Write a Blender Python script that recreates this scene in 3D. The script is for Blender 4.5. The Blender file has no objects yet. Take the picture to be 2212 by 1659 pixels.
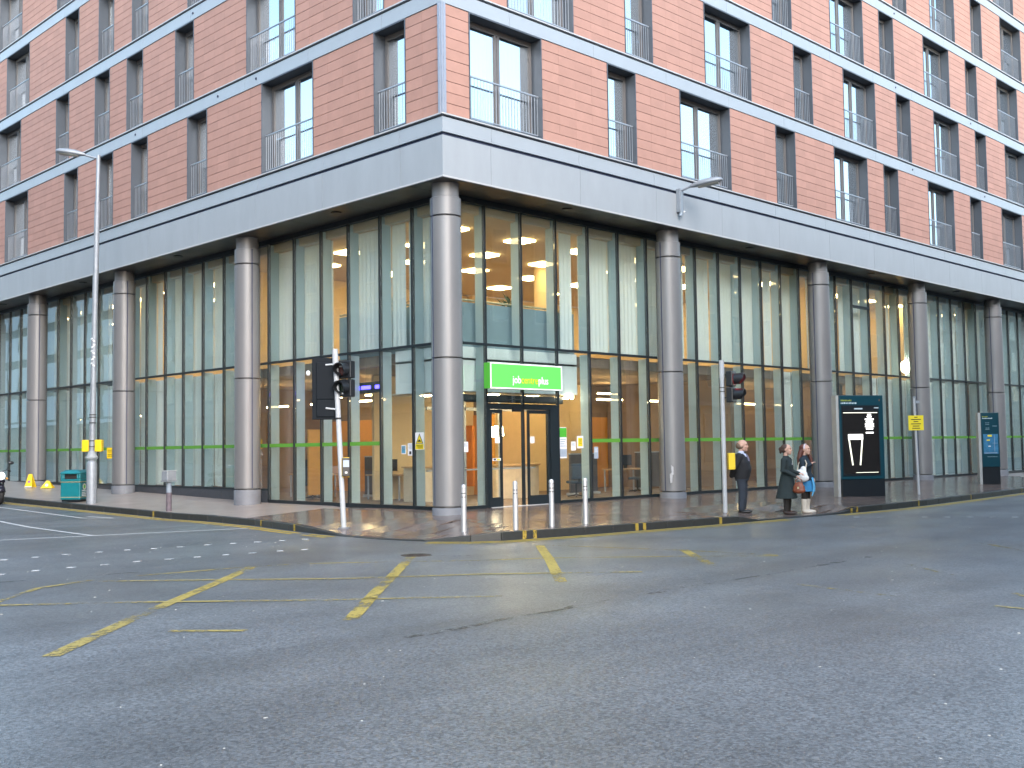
import bpy, bmesh, math, random
from mathutils import Vector, Matrix
random.seed(7)
R = math.radians
SC = bpy.context.scene
COL = SC.collection

# ------------------------------------------------------------------ camera
cam_d = bpy.data.cameras.new('camera')
cam = bpy.data.objects.new('camera', cam_d); COL.objects.link(cam)
cam_d.sensor_width = 36.0
cam_d.lens = 36.0 * 2355.41 / 2212.0
cam_d.clip_end = 1500.0
yaw, pit, rol = R(45.1548), R(3.3212), R(-0.8316)
fw = Vector((math.cos(pit) * math.cos(yaw), math.cos(pit) * math.sin(yaw), math.sin(pit)))
rt = Vector((math.sin(yaw), -math.cos(yaw), 0)); up = rt.cross(fw)
r2 = rt * math.cos(rol) + up * math.sin(rol); u2 = -rt * math.sin(rol) + up * math.cos(rol)
m = Matrix.Identity(4)
for i in range(3):
    m[i][0] = r2[i]; m[i][1] = u2[i]; m[i][2] = -fw[i]
m[0][3], m[1][3], m[2][3] = -16.2756, -18.5022, 1.70
cam.matrix_world = m
SC.camera = cam

# ------------------------------------------------------------------ world, sun, exposure
SC.render.engine = 'CYCLES'
W = bpy.data.worlds.new('World'); SC.world = W; W.use_nodes = True
wn = W.node_tree.nodes; wl = W.node_tree.links
bgn = wn['Background']
sky = wn.new('ShaderNodeTexSky'); sky.sky_type = 'NISHITA'; sky.sun_disc = False
SUN_EL, SUN_AZ = 34.0, 244.0        # compass: azimuth of the sun measured from +X towards +Y
sky.sun_elevation = R(SUN_EL); sky.sun_rotation = R(90 - SUN_AZ)
sky.altitude = 50; sky.air_density = 1.0; sky.dust_density = 1.5; sky.ozone_density = 1.2
hs = wn.new('ShaderNodeHueSaturation'); hs.inputs['Saturation'].default_value = 0.95; hs.inputs['Hue'].default_value = 0.482
wl.new(sky.outputs[0], hs.inputs['Color']); wl.new(hs.outputs[0], bgn.inputs[0])
bgn.inputs[1].default_value = 0.15
sd = bpy.data.lights.new('sun', 'SUN'); sd.energy = 0.5; sd.angle = R(40); sd.color = (1, .985, .96)
sun = bpy.data.objects.new('sun', sd); COL.objects.link(sun)
d = Vector((math.cos(R(SUN_EL)) * math.cos(R(SUN_AZ)), math.cos(R(SUN_EL)) * math.sin(R(SUN_AZ)), math.sin(R(SUN_EL))))
sun.rotation_euler = d.to_track_quat('Z', 'Y').to_euler()
SC.view_settings.view_transform = 'Standard'; SC.view_settings.look = 'None'
SC.view_settings.exposure = 2.0; SC.view_settings.gamma = 1.0; SC.view_settings.use_curve_mapping = False
cy = SC.cycles
cy.max_bounces = 9; cy.transparent_max_bounces = 24; cy.glossy_bounces = 4; cy.diffuse_bounces = 4
cy.transmission_bounces = 6; cy.caustics_reflective = False; cy.caustics_refractive = False
cy.sample_clamp_indirect = 4.0; cy.use_denoising = True

# ------------------------------------------------------------------ materials
MATS = {}
def srgb(r, g, b):
    f = lambda c: (c / 12.92 if c <= .04045 else ((c + .055) / 1.055) ** 2.4)
    return (f(r / 255), f(g / 255), f(b / 255))
def mat(name, col, rough=.6, metal=0., var=.12, scale=4., bump=0., bscale=40., spec=.5, rvar=0., alpha_noise=None, emit=None, es=0., obj_var=0., stretch=None):
    if name in MATS: return MATS[name]
    M = bpy.data.materials.new(name); M.use_nodes = True
    nt = M.node_tree; n = nt.nodes; l = nt.links
    p = n['Principled BSDF']; p.inputs['Roughness'].default_value = rough; p.inputs['Metallic'].default_value = metal
    p.inputs['Specular IOR Level'].default_value = spec
    geo = n.new('ShaderNodeNewGeometry'); vec = geo.outputs['Position']
    if stretch:
        mp = n.new('ShaderNodeMapping'); mp.inputs['Scale'].default_value = stretch; l.new(vec, mp.inputs['Vector']); vec = mp.outputs[0]
    tx = n.new('ShaderNodeTexNoise'); tx.inputs['Scale'].default_value = scale; tx.inputs['Detail'].default_value = 6; tx.inputs['Roughness'].default_value = .65
    l.new(vec, tx.inputs['Vector'])
    mr = n.new('ShaderNodeMapRange'); mr.inputs['From Min'].default_value = .25; mr.inputs['From Max'].default_value = .75
    mr.inputs['To Min'].default_value = 1 - var; mr.inputs['To Max'].default_value = 1 + var; l.new(tx.outputs['Fac'], mr.inputs['Value'])
    fac = mr.outputs[0]
    if obj_var:
        oi = n.new('ShaderNodeObjectInfo'); ad = n.new('ShaderNodeMath'); ad.operation = 'ADD'
        l.new(oi.outputs['Random'], ad.inputs[0]); l.new(geo.outputs['Random Per Island'], ad.inputs[1])
        fr = n.new('ShaderNodeMath'); fr.operation = 'FRACT'; l.new(ad.outputs[0], fr.inputs[0])
        m2 = n.new('ShaderNodeMapRange'); m2.inputs['To Min'].default_value = 1 - obj_var; m2.inputs['To Max'].default_value = 1 + obj_var
        l.new(fr.outputs[0], m2.inputs['Value'])
        mu = n.new('ShaderNodeMath'); mu.operation = 'MULTIPLY'; l.new(fac, mu.inputs[0]); l.new(m2.outputs[0], mu.inputs[1]); fac = mu.outputs[0]
    vm = n.new('ShaderNodeVectorMath'); vm.operation = 'SCALE'; vm.inputs[0].default_value = col[:3]; l.new(fac, vm.inputs['Scale'])
    l.new(vm.outputs[0], p.inputs['Base Color'])
    if rvar:
        m3 = n.new('ShaderNodeMapRange'); m3.inputs['From Min'].default_value = .3; m3.inputs['From Max'].default_value = .7
        m3.inputs['To Min'].default_value = max(.02, rough - rvar); m3.inputs['To Max'].default_value = rough + rvar
        t3 = n.new('ShaderNodeTexNoise'); t3.inputs['Scale'].default_value = scale * .6; t3.inputs['Detail'].default_value = 4; l.new(vec, t3.inputs['Vector'])
        l.new(t3.outputs['Fac'], m3.inputs['Value']); l.new(m3.outputs[0], p.inputs['Roughness'])
    if bump:
        t2 = n.new('ShaderNodeTexNoise'); t2.inputs['Scale'].default_value = bscale; t2.inputs['Detail'].default_value = 5; l.new(vec, t2.inputs['Vector'])
        b = n.new('ShaderNodeBump'); b.inputs['Strength'].default_value = bump; b.inputs['Distance'].default_value = .02
        l.new(t2.outputs['Fac'], b.inputs['Height']); l.new(b.outputs[0], p.inputs['Normal'])
    if emit:
        p.inputs['Emission Color'].default_value = (*emit, 1); p.inputs['Emission Strength'].default_value = es
    if alpha_noise:   # worn paint: (scale, threshold, softness)
        sc_, th, so = alpha_noise
        t4 = n.new('ShaderNodeTexNoise'); t4.inputs['Scale'].default_value = sc_; t4.inputs['Detail'].default_value = 8; t4.inputs['Roughness'].default_value = .75
        l.new(geo.outputs['Position'], t4.inputs['Vector'])
        t5 = n.new('ShaderNodeTexNoise'); t5.inputs['Scale'].default_value = .9; l.new(geo.outputs['Position'], t5.inputs['Vector'])
        mx = n.new('ShaderNodeMath'); mx.operation = 'MULTIPLY_ADD'; mx.inputs[1].default_value = .7
        l.new(t5.outputs['Fac'], mx.inputs[0]); l.new(t4.outputs['Fac'], mx.inputs[2])
        m5 = n.new('ShaderNodeMapRange'); m5.inputs['From Min'].default_value = th - so; m5.inputs['From Max'].default_value = th + so
        l.new(mx.outputs[0], m5.inputs['Value']); l.new(m5.outputs[0], p.inputs['Alpha'])
    MATS[name] = M; return M
def emat(name, col, s):
    if name in MATS: return MATS[name]
    M = mat(name, tuple(c * .8 for c in col), .5, var=.03, emit=col, es=s); return M
def glassmat(name, tint, base=.08, rough=0.0, gain=1.0):
    M = bpy.data.materials.new(name); M.use_nodes = True
    n = M.node_tree.nodes; l = M.node_tree.links; n.remove(n['Principled BSDF'])
    out = n['Material Output']; tr = n.new('ShaderNodeBsdfTransparent'); tr.inputs[0].default_value = (*tint, 1)
    gl = n.new('ShaderNodeBsdfGlossy'); gl.inputs['Roughness'].default_value = rough; gl.inputs[0].default_value = (.92, .97, 1, 1)
    geo = n.new('ShaderNodeNewGeometry'); wv = n.new('ShaderNodeTexNoise'); wv.inputs['Scale'].default_value = .8; l.new(geo.outputs['Position'], wv.inputs['Vector'])
    b = n.new('ShaderNodeBump'); b.inputs['Strength'].default_value = .04; b.inputs['Distance'].default_value = .05; l.new(wv.outputs['Fac'], b.inputs['Height'])
    l.new(b.outputs[0], gl.inputs['Normal'])
    dt = n.new('ShaderNodeVectorMath'); dt.operation = 'DOT_PRODUCT'; l.new(geo.outputs['Incoming'], dt.inputs[0]); l.new(geo.outputs['Normal'], dt.inputs[1])
    ab = n.new('ShaderNodeMath'); ab.operation = 'ABSOLUTE'; l.new(dt.outputs['Value'], ab.inputs[0])
    om = n.new('ShaderNodeMath'); om.operation = 'SUBTRACT'; om.inputs[0].default_value = 1; l.new(ab.outputs[0], om.inputs[1])
    pw = n.new('ShaderNodeMath'); pw.operation = 'POWER'; pw.inputs[1].default_value = 4.0; l.new(om.outputs[0], pw.inputs[0])
    ma = n.new('ShaderNodeMath'); ma.operation = 'MULTIPLY_ADD'; ma.inputs[1].default_value = gain; ma.inputs[2].default_value = base; ma.use_clamp = True
    l.new(pw.outputs[0], ma.inputs[0])
    mx = n.new('ShaderNodeMixShader'); l.new(ma.outputs[0], mx.inputs[0]); l.new(tr.outputs[0], mx.inputs[1]); l.new(gl.outputs[0], mx.inputs[2])
    l.new(mx.outputs[0], out.inputs[0]); MATS[name] = M; return M
def fabric(name, col, trans=.35, tp=0.0):
    M = bpy.data.materials.new(name); M.use_nodes = True
    n = M.node_tree.nodes; l = M.node_tree.links; p = n['Principled BSDF']
    p.inputs['Base Color'].default_value = (*col, 1); p.inputs['Roughness'].default_value = .9
    t = n.new('ShaderNodeBsdfTranslucent'); t.inputs[0].default_value = (*col, 1)
    mx = n.new('ShaderNodeMixShader'); mx.inputs[0].default_value = trans
    l.new(p.outputs[0], mx.inputs[1]); l.new(t.outputs[0], mx.inputs[2]); last = mx
    if tp:
        q = n.new('ShaderNodeBsdfTransparent'); m2 = n.new('ShaderNodeMixShader'); m2.inputs[0].default_value = tp
        l.new(last.outputs[0], m2.inputs[1]); l.new(q.outputs[0], m2.inputs[2]); last = m2
    l.new(last.outputs[0], n['Material Output'].inputs[0]); MATS[name] = M; return M

TERRA = mat('terracotta', (.40, .225, .178), .75, var=.08, scale=3., bump=.12, bscale=60, obj_var=.055)
TERRA_BACK = mat('terracotta_backing', (.05, .03, .03), .9)
FASCIA = mat('fascia_metal', (.325, .352, .375), .45, metal=.1, var=.07, scale=1.6, rvar=.06, stretch=(1, 1, .3))
BAND = mat('band_metal', (.35, .385, .415), .4, metal=.15, var=.05, scale=1.5, rvar=.05)
GAP = mat('shadow_gap', (.03, .04, .08), .7)
LEDGE = mat('ledge_metal', (.5, .5, .5), .45, metal=.2, var=.06)
TRIM = mat('corner_trim_metal', (.33, .36, .42), .4, metal=.4, var=.06)
REVEAL = mat('reveal_metal', (.085, .10, .12), .45, metal=.2, var=.06, scale=2)
WFRAME = mat('window_frame_paint', (.145, .14, .14), .45, var=.05)
RAIL = mat('railing_metal', (.36, .39, .43), .4, metal=.4, var=.05)
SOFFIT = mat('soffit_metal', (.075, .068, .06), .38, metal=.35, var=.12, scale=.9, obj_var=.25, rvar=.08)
STEEL = mat('column_steel', (.19, .192, .197), .42, metal=.25, var=.09, scale=1.6, rvar=.05, stretch=(1, 1, .35), bump=.02, bscale=14)
CONC = mat('column_base_concrete', (.15, .16, .18), .6, var=.18, scale=3, bump=.1)
MULL = mat('mullion_black', (.012, .018, .022), .4, var=.1)
PLINTH = mat('plinth_granite', (.045, .05, .06), .35, var=.2, scale=8)
GLASS = glassmat('curtain_wall_glass', (.945, .98, .975), .085, gain=.9)
WGLASS = glassmat('window_glass', (.93, .96, .975), .68, gain=.9)
DGLASS = glassmat('door_glass', (.95, .97, .95), .01, gain=.7)
FIN = fabric('glass_fin', (.60, .71, .73), .5, .2)
BLIND = fabric('blind_fabric', (.84, .89, .87), .3, 0.)
CURT = fabric('curtain_fabric', (.86, .88, .9), .25, 0.)
GREENB = mat('green_band_film', (.10, .30, .035), .5, var=.05)
CREAM = mat('interior_cream', (.72, .56, .33), .8, var=.05)
CREAMD = mat('amber_glow_ochre', (.74, .36, .08), .8, var=.1, scale=.6)  # saturated orange puts the amber interior glow into the wall colour
BROWN = mat('interior_brown', (.24, .17, .115), .8, var=.15, scale=1)
CEIL = mat('interior_ceiling', (.62, .50, .34), .85, var=.03)
CARPET = mat('interior_carpet', (.20, .15, .11), .9, var=.2)
WHITEP = mat('white_panel', (.72, .78, .76), .6, var=.03)
PARAP = mat('parapet_glass', (.20, .28, .31), .3, var=.12, scale=1)
ROOMG = mat('room_grey', (.36, .37, .39), .85, var=.1)
LAMP = emat('ceiling_lamp', (1, .72, .34), 8)
LAMPW = emat('white_lamp', (1, .88, .62), 8)
GALV = mat('galvanised_steel', (.27, .30, .335), .5, metal=.3, var=.16, scale=7, bump=.05, bscale=60)
POLEP = mat('pole_paint', (.40, .42, .44), .45, var=.08, scale=6)
BLACKP = mat('signal_black', (.012, .014, .017), .35, var=.15)
BLUEBK = mat('signal_backboard', (.004, .007, .011), .7, var=.15, spec=.2)
YEL = mat('yellow_plastic', (.72, .50, .01), .45, var=.06)
YELD = mat('yellow_print', (.75, .60, .02), .5, var=.05)
WHITE = mat('white_paint', (.78, .79, .80), .5, var=.05)
INK = mat('black_print', (.015, .015, .015), .6)
GRN = mat('sign_green', (.085, .50, .075), .35, var=.03, emit=(.14, .72, .12), es=.16)  # faint emission added to lift the green face's brightness
GRNS = mat('sign_green_side', (.08, .42, .04), .4, var=.03)
SIGNW = mat('sign_white', (.8, .82, .8), .4, var=.02, emit=(.9, 1, .9), es=.15)  # border and letters get a faint added glow as well
SIGNY = mat('sign_yellow', (.72, .50, .01), .4, var=.02)
TEAL = mat('totem_teal', (.006, .046, .066), .32, var=.08)
TEALBIN = mat('bin_teal', (.008, .16, .19), .35, var=.12, scale=5)
GOLD = mat('bin_band', (.55, .47, .28), .4, metal=.4)
TBLACK = mat('totem_black', (.012, .016, .02), .35, var=.1)
ADV = mat('poster_black', (.018, .017, .017), .12, var=.1)
ADW = emat('poster_light', (.95, .93, .9), .75)
ADF = emat('poster_outline', (.85, .85, .68), .42)
MAPB = mat('map_blue', (.04, .17, .30), .4, var=.4, scale=9)
SKIN = mat('skin', (.55, .33, .25), .55, var=.06, scale=20)
RED = emat('red_lamp', (1, .02, .03), 3.0)
REDHOT = emat('red_signal_lamp', (1, .02, .05), 60)

# ------------------------------------------------------------------ mesh builder
class MB:
    def __init__(s): s.v = []; s.f = []; s.mi = []
    def add(s, vs, fs, k=0):
        o = len(s.v); s.v += [tuple(v) for v in vs]; s.f += [tuple(i + o for i in f) for f in fs]; s.mi += [k] * len(fs); return s
    def box(s, x0, x1, y0, y1, z0, z1, k=0, M=None):
        vs = [(x0, y0, z0), (x1, y0, z0), (x1, y1, z0), (x0, y1, z0), (x0, y0, z1), (x1, y0, z1), (x1, y1, z1), (x0, y1, z1)]
        if M is not None: vs = [tuple(M @ Vector(v)) for v in vs]
        return s.add(vs, [(3, 2, 1, 0), (4, 5, 6, 7), (0, 1, 5, 4), (1, 2, 6, 5), (2, 3, 7, 6), (3, 0, 4, 7)], k)
    def ring(s, pts, rad, n=12, k=0, cap=True):   # tube along points, radius per point
        pts = [Vector(p) for p in pts]
        if not isinstance(rad, (list, tuple)): rad = [rad] * len(pts)
        o = len(s.v); up_ = None
        for i, p in enumerate(pts):
            t = (pts[min(i + 1, len(pts) - 1)] - pts[max(i - 1, 0)]).normalized()
            if up_ is None:
                up_ = Vector((0, 0, 1)) if abs(t.z) < .9 else Vector((1, 0, 0))
            a = t.cross(up_).normalized(); b = a.cross(t).normalized(); up_ = b
            r = rad[i]; ra, rb = r if isinstance(r, tuple) else (r, r)
            for j in range(n):
                an = 2 * math.pi * j / n
                s.v.append(tuple(p + a * math.cos(an) * ra + b * math.sin(an) * rb))
        for i in range(len(pts) - 1):
            for j in range(n):
                q = o + i * n; j2 = (j + 1) % n
                s.f.append((q + j, q + j2, q + n + j2, q + n + j)); s.mi.append(k)
        if cap:
            s.f.append(tuple(o + j for j in range(n))[::-1]); s.mi.append(k)
            q = o + (len(pts) - 1) * n; s.f.append(tuple(q + j for j in range(n))); s.mi.append(k)
        return s
    def cyl(s, x, y, z0, z1, r, r1=None, n=20, k=0): return s.ring([(x, y, z0), (x, y, z1)], [r, r if r1 is None else r1], n, k)
    def lathe(s, x, y, prof, n=24, k=0): return s.ring([(x, y, z) for r, z in prof], [r for r, z in prof], n, k)
    def ell(s, c, r, n=14, m_=9, k=0, M=None):
        vs = []; fs = []
        for i in range(m_ + 1):
            th = math.pi * i / m_
            for j in range(n):
                ph = 2 * math.pi * j / n
                v = Vector((r[0] * math.sin(th) * math.cos(ph), r[1] * math.sin(th) * math.sin(ph), r[2] * math.cos(th)))
                if M is not None: v = M @ v
                vs.append(tuple(v + Vector(c)))
        for i in range(m_):
            for j in range(n):
                j2 = (j + 1) % n; fs.append((i * n + j, (i + 1) * n + j, (i + 1) * n + j2, i * n + j2))
        return s.add(vs, fs, k)
    def prism(s, poly, z0, z1, k=0, M=None):   # poly in xy
        n = len(poly); vs = [(x, y, z0) for x, y in poly] + [(x, y, z1) for x, y in poly]
        if M is not None: vs = [tuple(M @ Vector(v)) for v in vs]
        return s.add(vs, [tuple(range(n))[::-1], tuple(range(n, 2 * n))] + [(i, (i + 1) % n, n + (i + 1) % n, n + i) for i in range(n)], k)
    def mesh(s, name, mats, smooth=None, weld=False, recalc=True):
        me = bpy.data.meshes.new(name); me.from_pydata(s.v, [], s.f)
        for m_ in (mats if isinstance(mats, (list, tuple)) else [mats]): me.materials.append(m_)
        me.polygons.foreach_set('material_index', s.mi)
        bm = bmesh.new(); bm.from_mesh(me)
        if weld: bmesh.ops.remove_doubles(bm, verts=bm.verts, dist=1e-5)
        if recalc: bmesh.ops.recalc_face_normals(bm, faces=bm.faces)
        bm.to_mesh(me); bm.free()
        if smooth is not None:
            me.polygons.foreach_set('use_smooth', [True] * len(me.polygons)); me.set_sharp_from_angle(angle=R(smooth))
        me.update(); return me
    def obj(s, name, mats, parent=None, smooth=None, **kw): return link(name, s.mesh(name, mats, smooth, **kw), parent)
def link(name, me, parent=None, mw=None):
    o = bpy.data.objects.new(name, me); COL.objects.link(o)
    if parent is not None: o.parent = parent
    if mw is not None: o.matrix_local = mw
    return o
def tag(o, label, cat, group=None):
    o['label'] = label; o['category'] = cat
    if group: o['group'] = group
    return o
def thing(name, label, cat, loc=(0, 0, 0), rz_=0, group=None):
    o = bpy.data.objects.new(name, None); COL.objects.link(o); o.empty_display_size = .2
    o.location = loc; o.rotation_euler = (0, 0, rz_); return tag(o, label, cat, group)
def structure(o): o['kind'] = 'structure'; return o
def bevel(o, w=.01, seg=2):
    b = o.modifiers.new('bevel', 'BEVEL'); b.width = w; b.segments = seg; b.limit_method = 'ANGLE'; return o
def text_mesh(txt, size, ext=.004, align='LEFT', xs=1.0):
    c = bpy.data.curves.new('lettering', 'FONT'); c.body = txt; c.size = size; c.extrude = ext; c.align_x = align; c.resolution_u = 3
    o = bpy.data.objects.new('lettering', c); COL.objects.link(o)
    dg = bpy.context.evaluated_depsgraph_get(); me = bpy.data.meshes.new_from_object(o.evaluated_get(dg))
    bpy.data.objects.remove(o); bpy.data.curves.remove(c)
    if xs != 1.0: me.transform(Matrix.Diagonal((xs, 1, 1, 1)))
    return me
def lettering(name, txt, size, M, material, parent, align='LEFT', xs=1.0, ext=.003):
    me = text_mesh(txt, size, ext, align, xs); me.materials.clear(); me.materials.append(material)
    o = link(name, me, parent); o.matrix_local = M; return o
def basis(origin, xdir, zdir=(0, 0, 1)):   # local x = xdir, local y = up, local z = towards viewer
    x = Vector(xdir).normalized(); y = Vector(zdir).normalized(); z = x.cross(y)
    M = Matrix.Identity(4)
    for i in range(3): M[i][0] = x[i]; M[i][1] = y[i]; M[i][2] = z[i]; M[i][3] = origin[i]
    return M

# ------------------------------------------------------------------ ground heights
def sm(t): t = max(0., min(1., t)); return t * t * (3 - 2 * t)
def gz(x, y): return .02 * max(0, y - 9)
def rz(x, y): return -.10 + gz(x, y)
def pz(x, y):
    a = 1.12 - x; b = 1.12 - y
    f = max(min(1, max(a, 0) / 3.2), min(1, max(b, 0) / 4.9))
    z = .21 - .16 * f + gz(x, y)
    d1 = math.hypot(x + 2.6, (y + .8) * .75); k1 = sm((2.2 - d1) / 1.4)
    z = z * (1 - k1) + (-.085 + gz(x, y)) * k1
    dx = max(0, abs(x - 7.4) - 1.2); dy = max(0, y + 3.2); k2 = sm((1.3 - math.hypot(dx, dy)) / 1.1)
    return z * (1 - k2) + (-.08) * k2

KERB = [(-2.5, 44), (-2.45, 30), (-2.39, 19), (-2.2, 14.9), (-2.0, 10.9), (-1.9, 7.2), (-2.1, 4.6), (-2.45, 2.6), (-2.62, 1.4), (-2.72, .2), (-2.74, -1.0), (-2.5, -2.2), (-2.0, -2.95),
        (-1.5, -3.3), (-.8, -3.45), (.5, -3.69), (2.0, -3.9), (4.4, -4.24), (5.8, -4.4), (7.4, -4.52), (9.1, -4.72), (11., -4.85), (13.7, -4.83), (17.4, -4.6), (23.1, -4.2), (32, -3.9), (50, -3.6)]
def densify(pl, step):
    out = []
    for (a, b) in zip(pl[:-1], pl[1:]):
        L = math.hypot(b[0] - a[0], b[1] - a[1]); n = max(1, round(L / step))
        out += [(a[0] + (b[0] - a[0]) * i / n, a[1] + (b[1] - a[1]) * i / n) for i in range(n)]
    return out + [pl[-1]]
def kerb_y(x):   # right-hand kerb line
    P = KERB[13:]
    if x <= P[0][0]: return P[0][1]
    for a, b in zip(P[:-1], P[1:]):
        if a[0] <= x <= b[0]: return a[1] + (b[1] - a[1]) * (x - a[0]) / (b[0] - a[0])
    return P[-1][1]
def kerb_x(y):
    P = KERB[:13][::-1]
    if y <= P[0][1]: return P[0][0]
    for a, b in zip(P[:-1], P[1:]):
        if a[1] <= y <= b[1]: return a[0] + (b[0] - a[0]) * (y - a[1]) / (b[1] - a[1])
    return P[-1][0]

# ------------------------------------------------------------------ road
def asphalt():
    M = mat('wet_asphalt', (.106, .118, .128), .36, var=.3, scale=38, bump=.3, bscale=75, rvar=0)
    n = M.node_tree.nodes; l = M.node_tree.links; p = n['Principled BSDF']
    geo = [x for x in n if x.type == 'NEW_GEOMETRY'][0]
    # broad damp patches change the gloss, fine chippings change the colour
    t = n.new('ShaderNodeTexNoise'); t.inputs['Scale'].default_value = .28; t.inputs['Detail'].default_value = 5; l.new(geo.outputs['Position'], t.inputs['Vector'])
    mr = n.new('ShaderNodeMapRange'); mr.inputs['From Min'].default_value = .35; mr.inputs['From Max'].default_value = .68
    mr.inputs['To Min'].default_value = .30; mr.inputs['To Max'].default_value = .46
    l.new(t.outputs['Fac'], mr.inputs['Value']); l.new(mr.outputs[0], p.inputs['Roughness'])
    vo = n.new('ShaderNodeTexVoronoi'); vo.inputs['Scale'].default_value = 46; l.new(geo.outputs['Position'], vo.inputs['Vector'])
    src = p.inputs['Base Color'].links[0].from_socket
    mx = n.new('ShaderNodeMixRGB'); mx.blend_type = 'MULTIPLY'; mx.inputs[0].default_value = .75
    sep = n.new('ShaderNodeSeparateColor'); l.new(vo.outputs['Color'], sep.inputs[0])
    m2 = n.new('ShaderNodeMapRange'); m2.inputs['To Min'].default_value = .5; m2.inputs['To Max'].default_value = 1.7; l.new(sep.outputs[0], m2.inputs['Value'])
    l.new(src, mx.inputs[1]); l.new(m2.outputs[0], mx.inputs[2])
    t6 = n.new('ShaderNodeTexNoise'); t6.inputs['Scale'].default_value = .5; t6.inputs['Detail'].default_value = 3; l.new(geo.outputs['Position'], t6.inputs['Vector'])
    m6 = n.new('ShaderNodeMapRange'); m6.inputs['From Min'].default_value = .3; m6.inputs['From Max'].default_value = .7; m6.inputs['To Min'].default_value = .82; m6.inputs['To Max'].default_value = 1.15
    l.new(t6.outputs['Fac'], m6.inputs['Value'])
    # long worn wheel tracks along the right hand street
    mp = n.new('ShaderNodeMapping'); mp.inputs['Scale'].default_value = (.05, .75, 1); l.new(geo.outputs['Position'], mp.inputs['Vector'])
    t7 = n.new('ShaderNodeTexNoise'); t7.inputs['Scale'].default_value = 1.0; t7.inputs['Detail'].default_value = 4; l.new(mp.outputs[0], t7.inputs['Vector'])
    m7 = n.new('ShaderNodeMapRange'); m7.inputs['From Min'].default_value = .35; m7.inputs['From Max'].default_value = .65; m7.inputs['To Min'].default_value = .80; m7.inputs['To Max'].default_value = 1.12
    l.new(t7.outputs['Fac'], m7.inputs['Value'])
    mm = n.new('ShaderNodeMath'); mm.operation = 'MULTIPLY'; l.new(m6.outputs[0], mm.inputs[0]); l.new(m7.outputs[0], mm.inputs[1])
    vm = n.new('ShaderNodeVectorMath'); vm.operation = 'SCALE'; l.new(mx.outputs[0], vm.inputs[0]); l.new(mm.outputs[0], vm.inputs['Scale'])
    l.new(vm.outputs[0], p.inputs['Base Color'])
    return M
ASPH = asphalt()
def road_sheet():
    b = MB(); xs = [-400, -120, -60, -40, -30, -20, -10, 0, 10, 20, 40, 60, 120, 400]; ys = [-400, -120, -60, -30, -20, -10, -5, 0, 4.5, 9, 13.5, 18, 27, 36, 45, 60, 120, 400]
    for y in ys:
        for x in xs: b.v.append((x, y, rz(x, min(y, 60))))
    n = len(xs)
    for j in range(len(ys) - 1):
        for i in range(n - 1):
            b.f.append((j * n + i, j * n + i + 1, (j + 1) * n + i + 1, (j + 1) * n + i)); b.mi.append(0)
    return structure(b.obj('road', ASPH))
ROAD = road_sheet()

YWORN = mat('yellow_road_paint_worn', (.35, .275, .075), .55, var=.15, scale=20, alpha_noise=(11, .84, .06))
YFAINT = mat('yellow_road_paint_faint', (.33, .27, .09), .55, var=.15, scale=20, alpha_noise=(9, .92, .08))
YTHICK = mat('yellow_road_paint', (.38, .29, .065), .55, var=.15, scale=20, alpha_noise=(15, .825, .05))
YKERB = mat('yellow_line_paint', (.52, .37, .05), .55, var=.12, scale=20, alpha_noise=(12, .70, .06))
WPAINT = mat('white_road_paint', (.55, .57, .58), .5, var=.15, scale=15, alpha_noise=(16, .66, .05))
WSTUD = mat('crossing_square_paint', (.38, .40, .42), .5, var=.1, scale=15, alpha_noise=(24, .74, .08))
TAR = mat('tar_seam', (.045, .045, .042), .4, alpha_noise=(7, .95, .1))
GUM = mat('chewing_gum', (.50, .50, .47), .7, var=.25, scale=3)
MZ = [0]
def strip(name, pts, w, material, w1=None, jag=0.):
    pts = densify(pts, .35); b = MB(); MZ[0] = (MZ[0] + 1) % 5; h = .004 + MZ[0] * .0011
    for i, p in enumerate(pts):
        a = pts[max(i - 1, 0)]; c = pts[min(i + 1, len(pts) - 1)]; t = Vector((c[0] - a[0], c[1] - a[1], 0)).normalized(); nn = Vector((-t.y, t.x, 0))
        f = i / max(1, len(pts) - 1); ww = (w if w1 is None else w + (w1 - w) * f) / 2 + random.uniform(-jag, jag)
        for s in (1, -1):
            x, y = p[0] + nn.x * ww * s, p[1] + nn.y * ww * s; b.v.append((x, y, rz(x, y) + h))
    for i in range(len(pts) - 1): b.f.append((2 * i + 1, 2 * i + 3, 2 * i + 2, 2 * i)); b.mi.append(0)
    return b.obj(name, material, ROAD, recalc=False)
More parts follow.
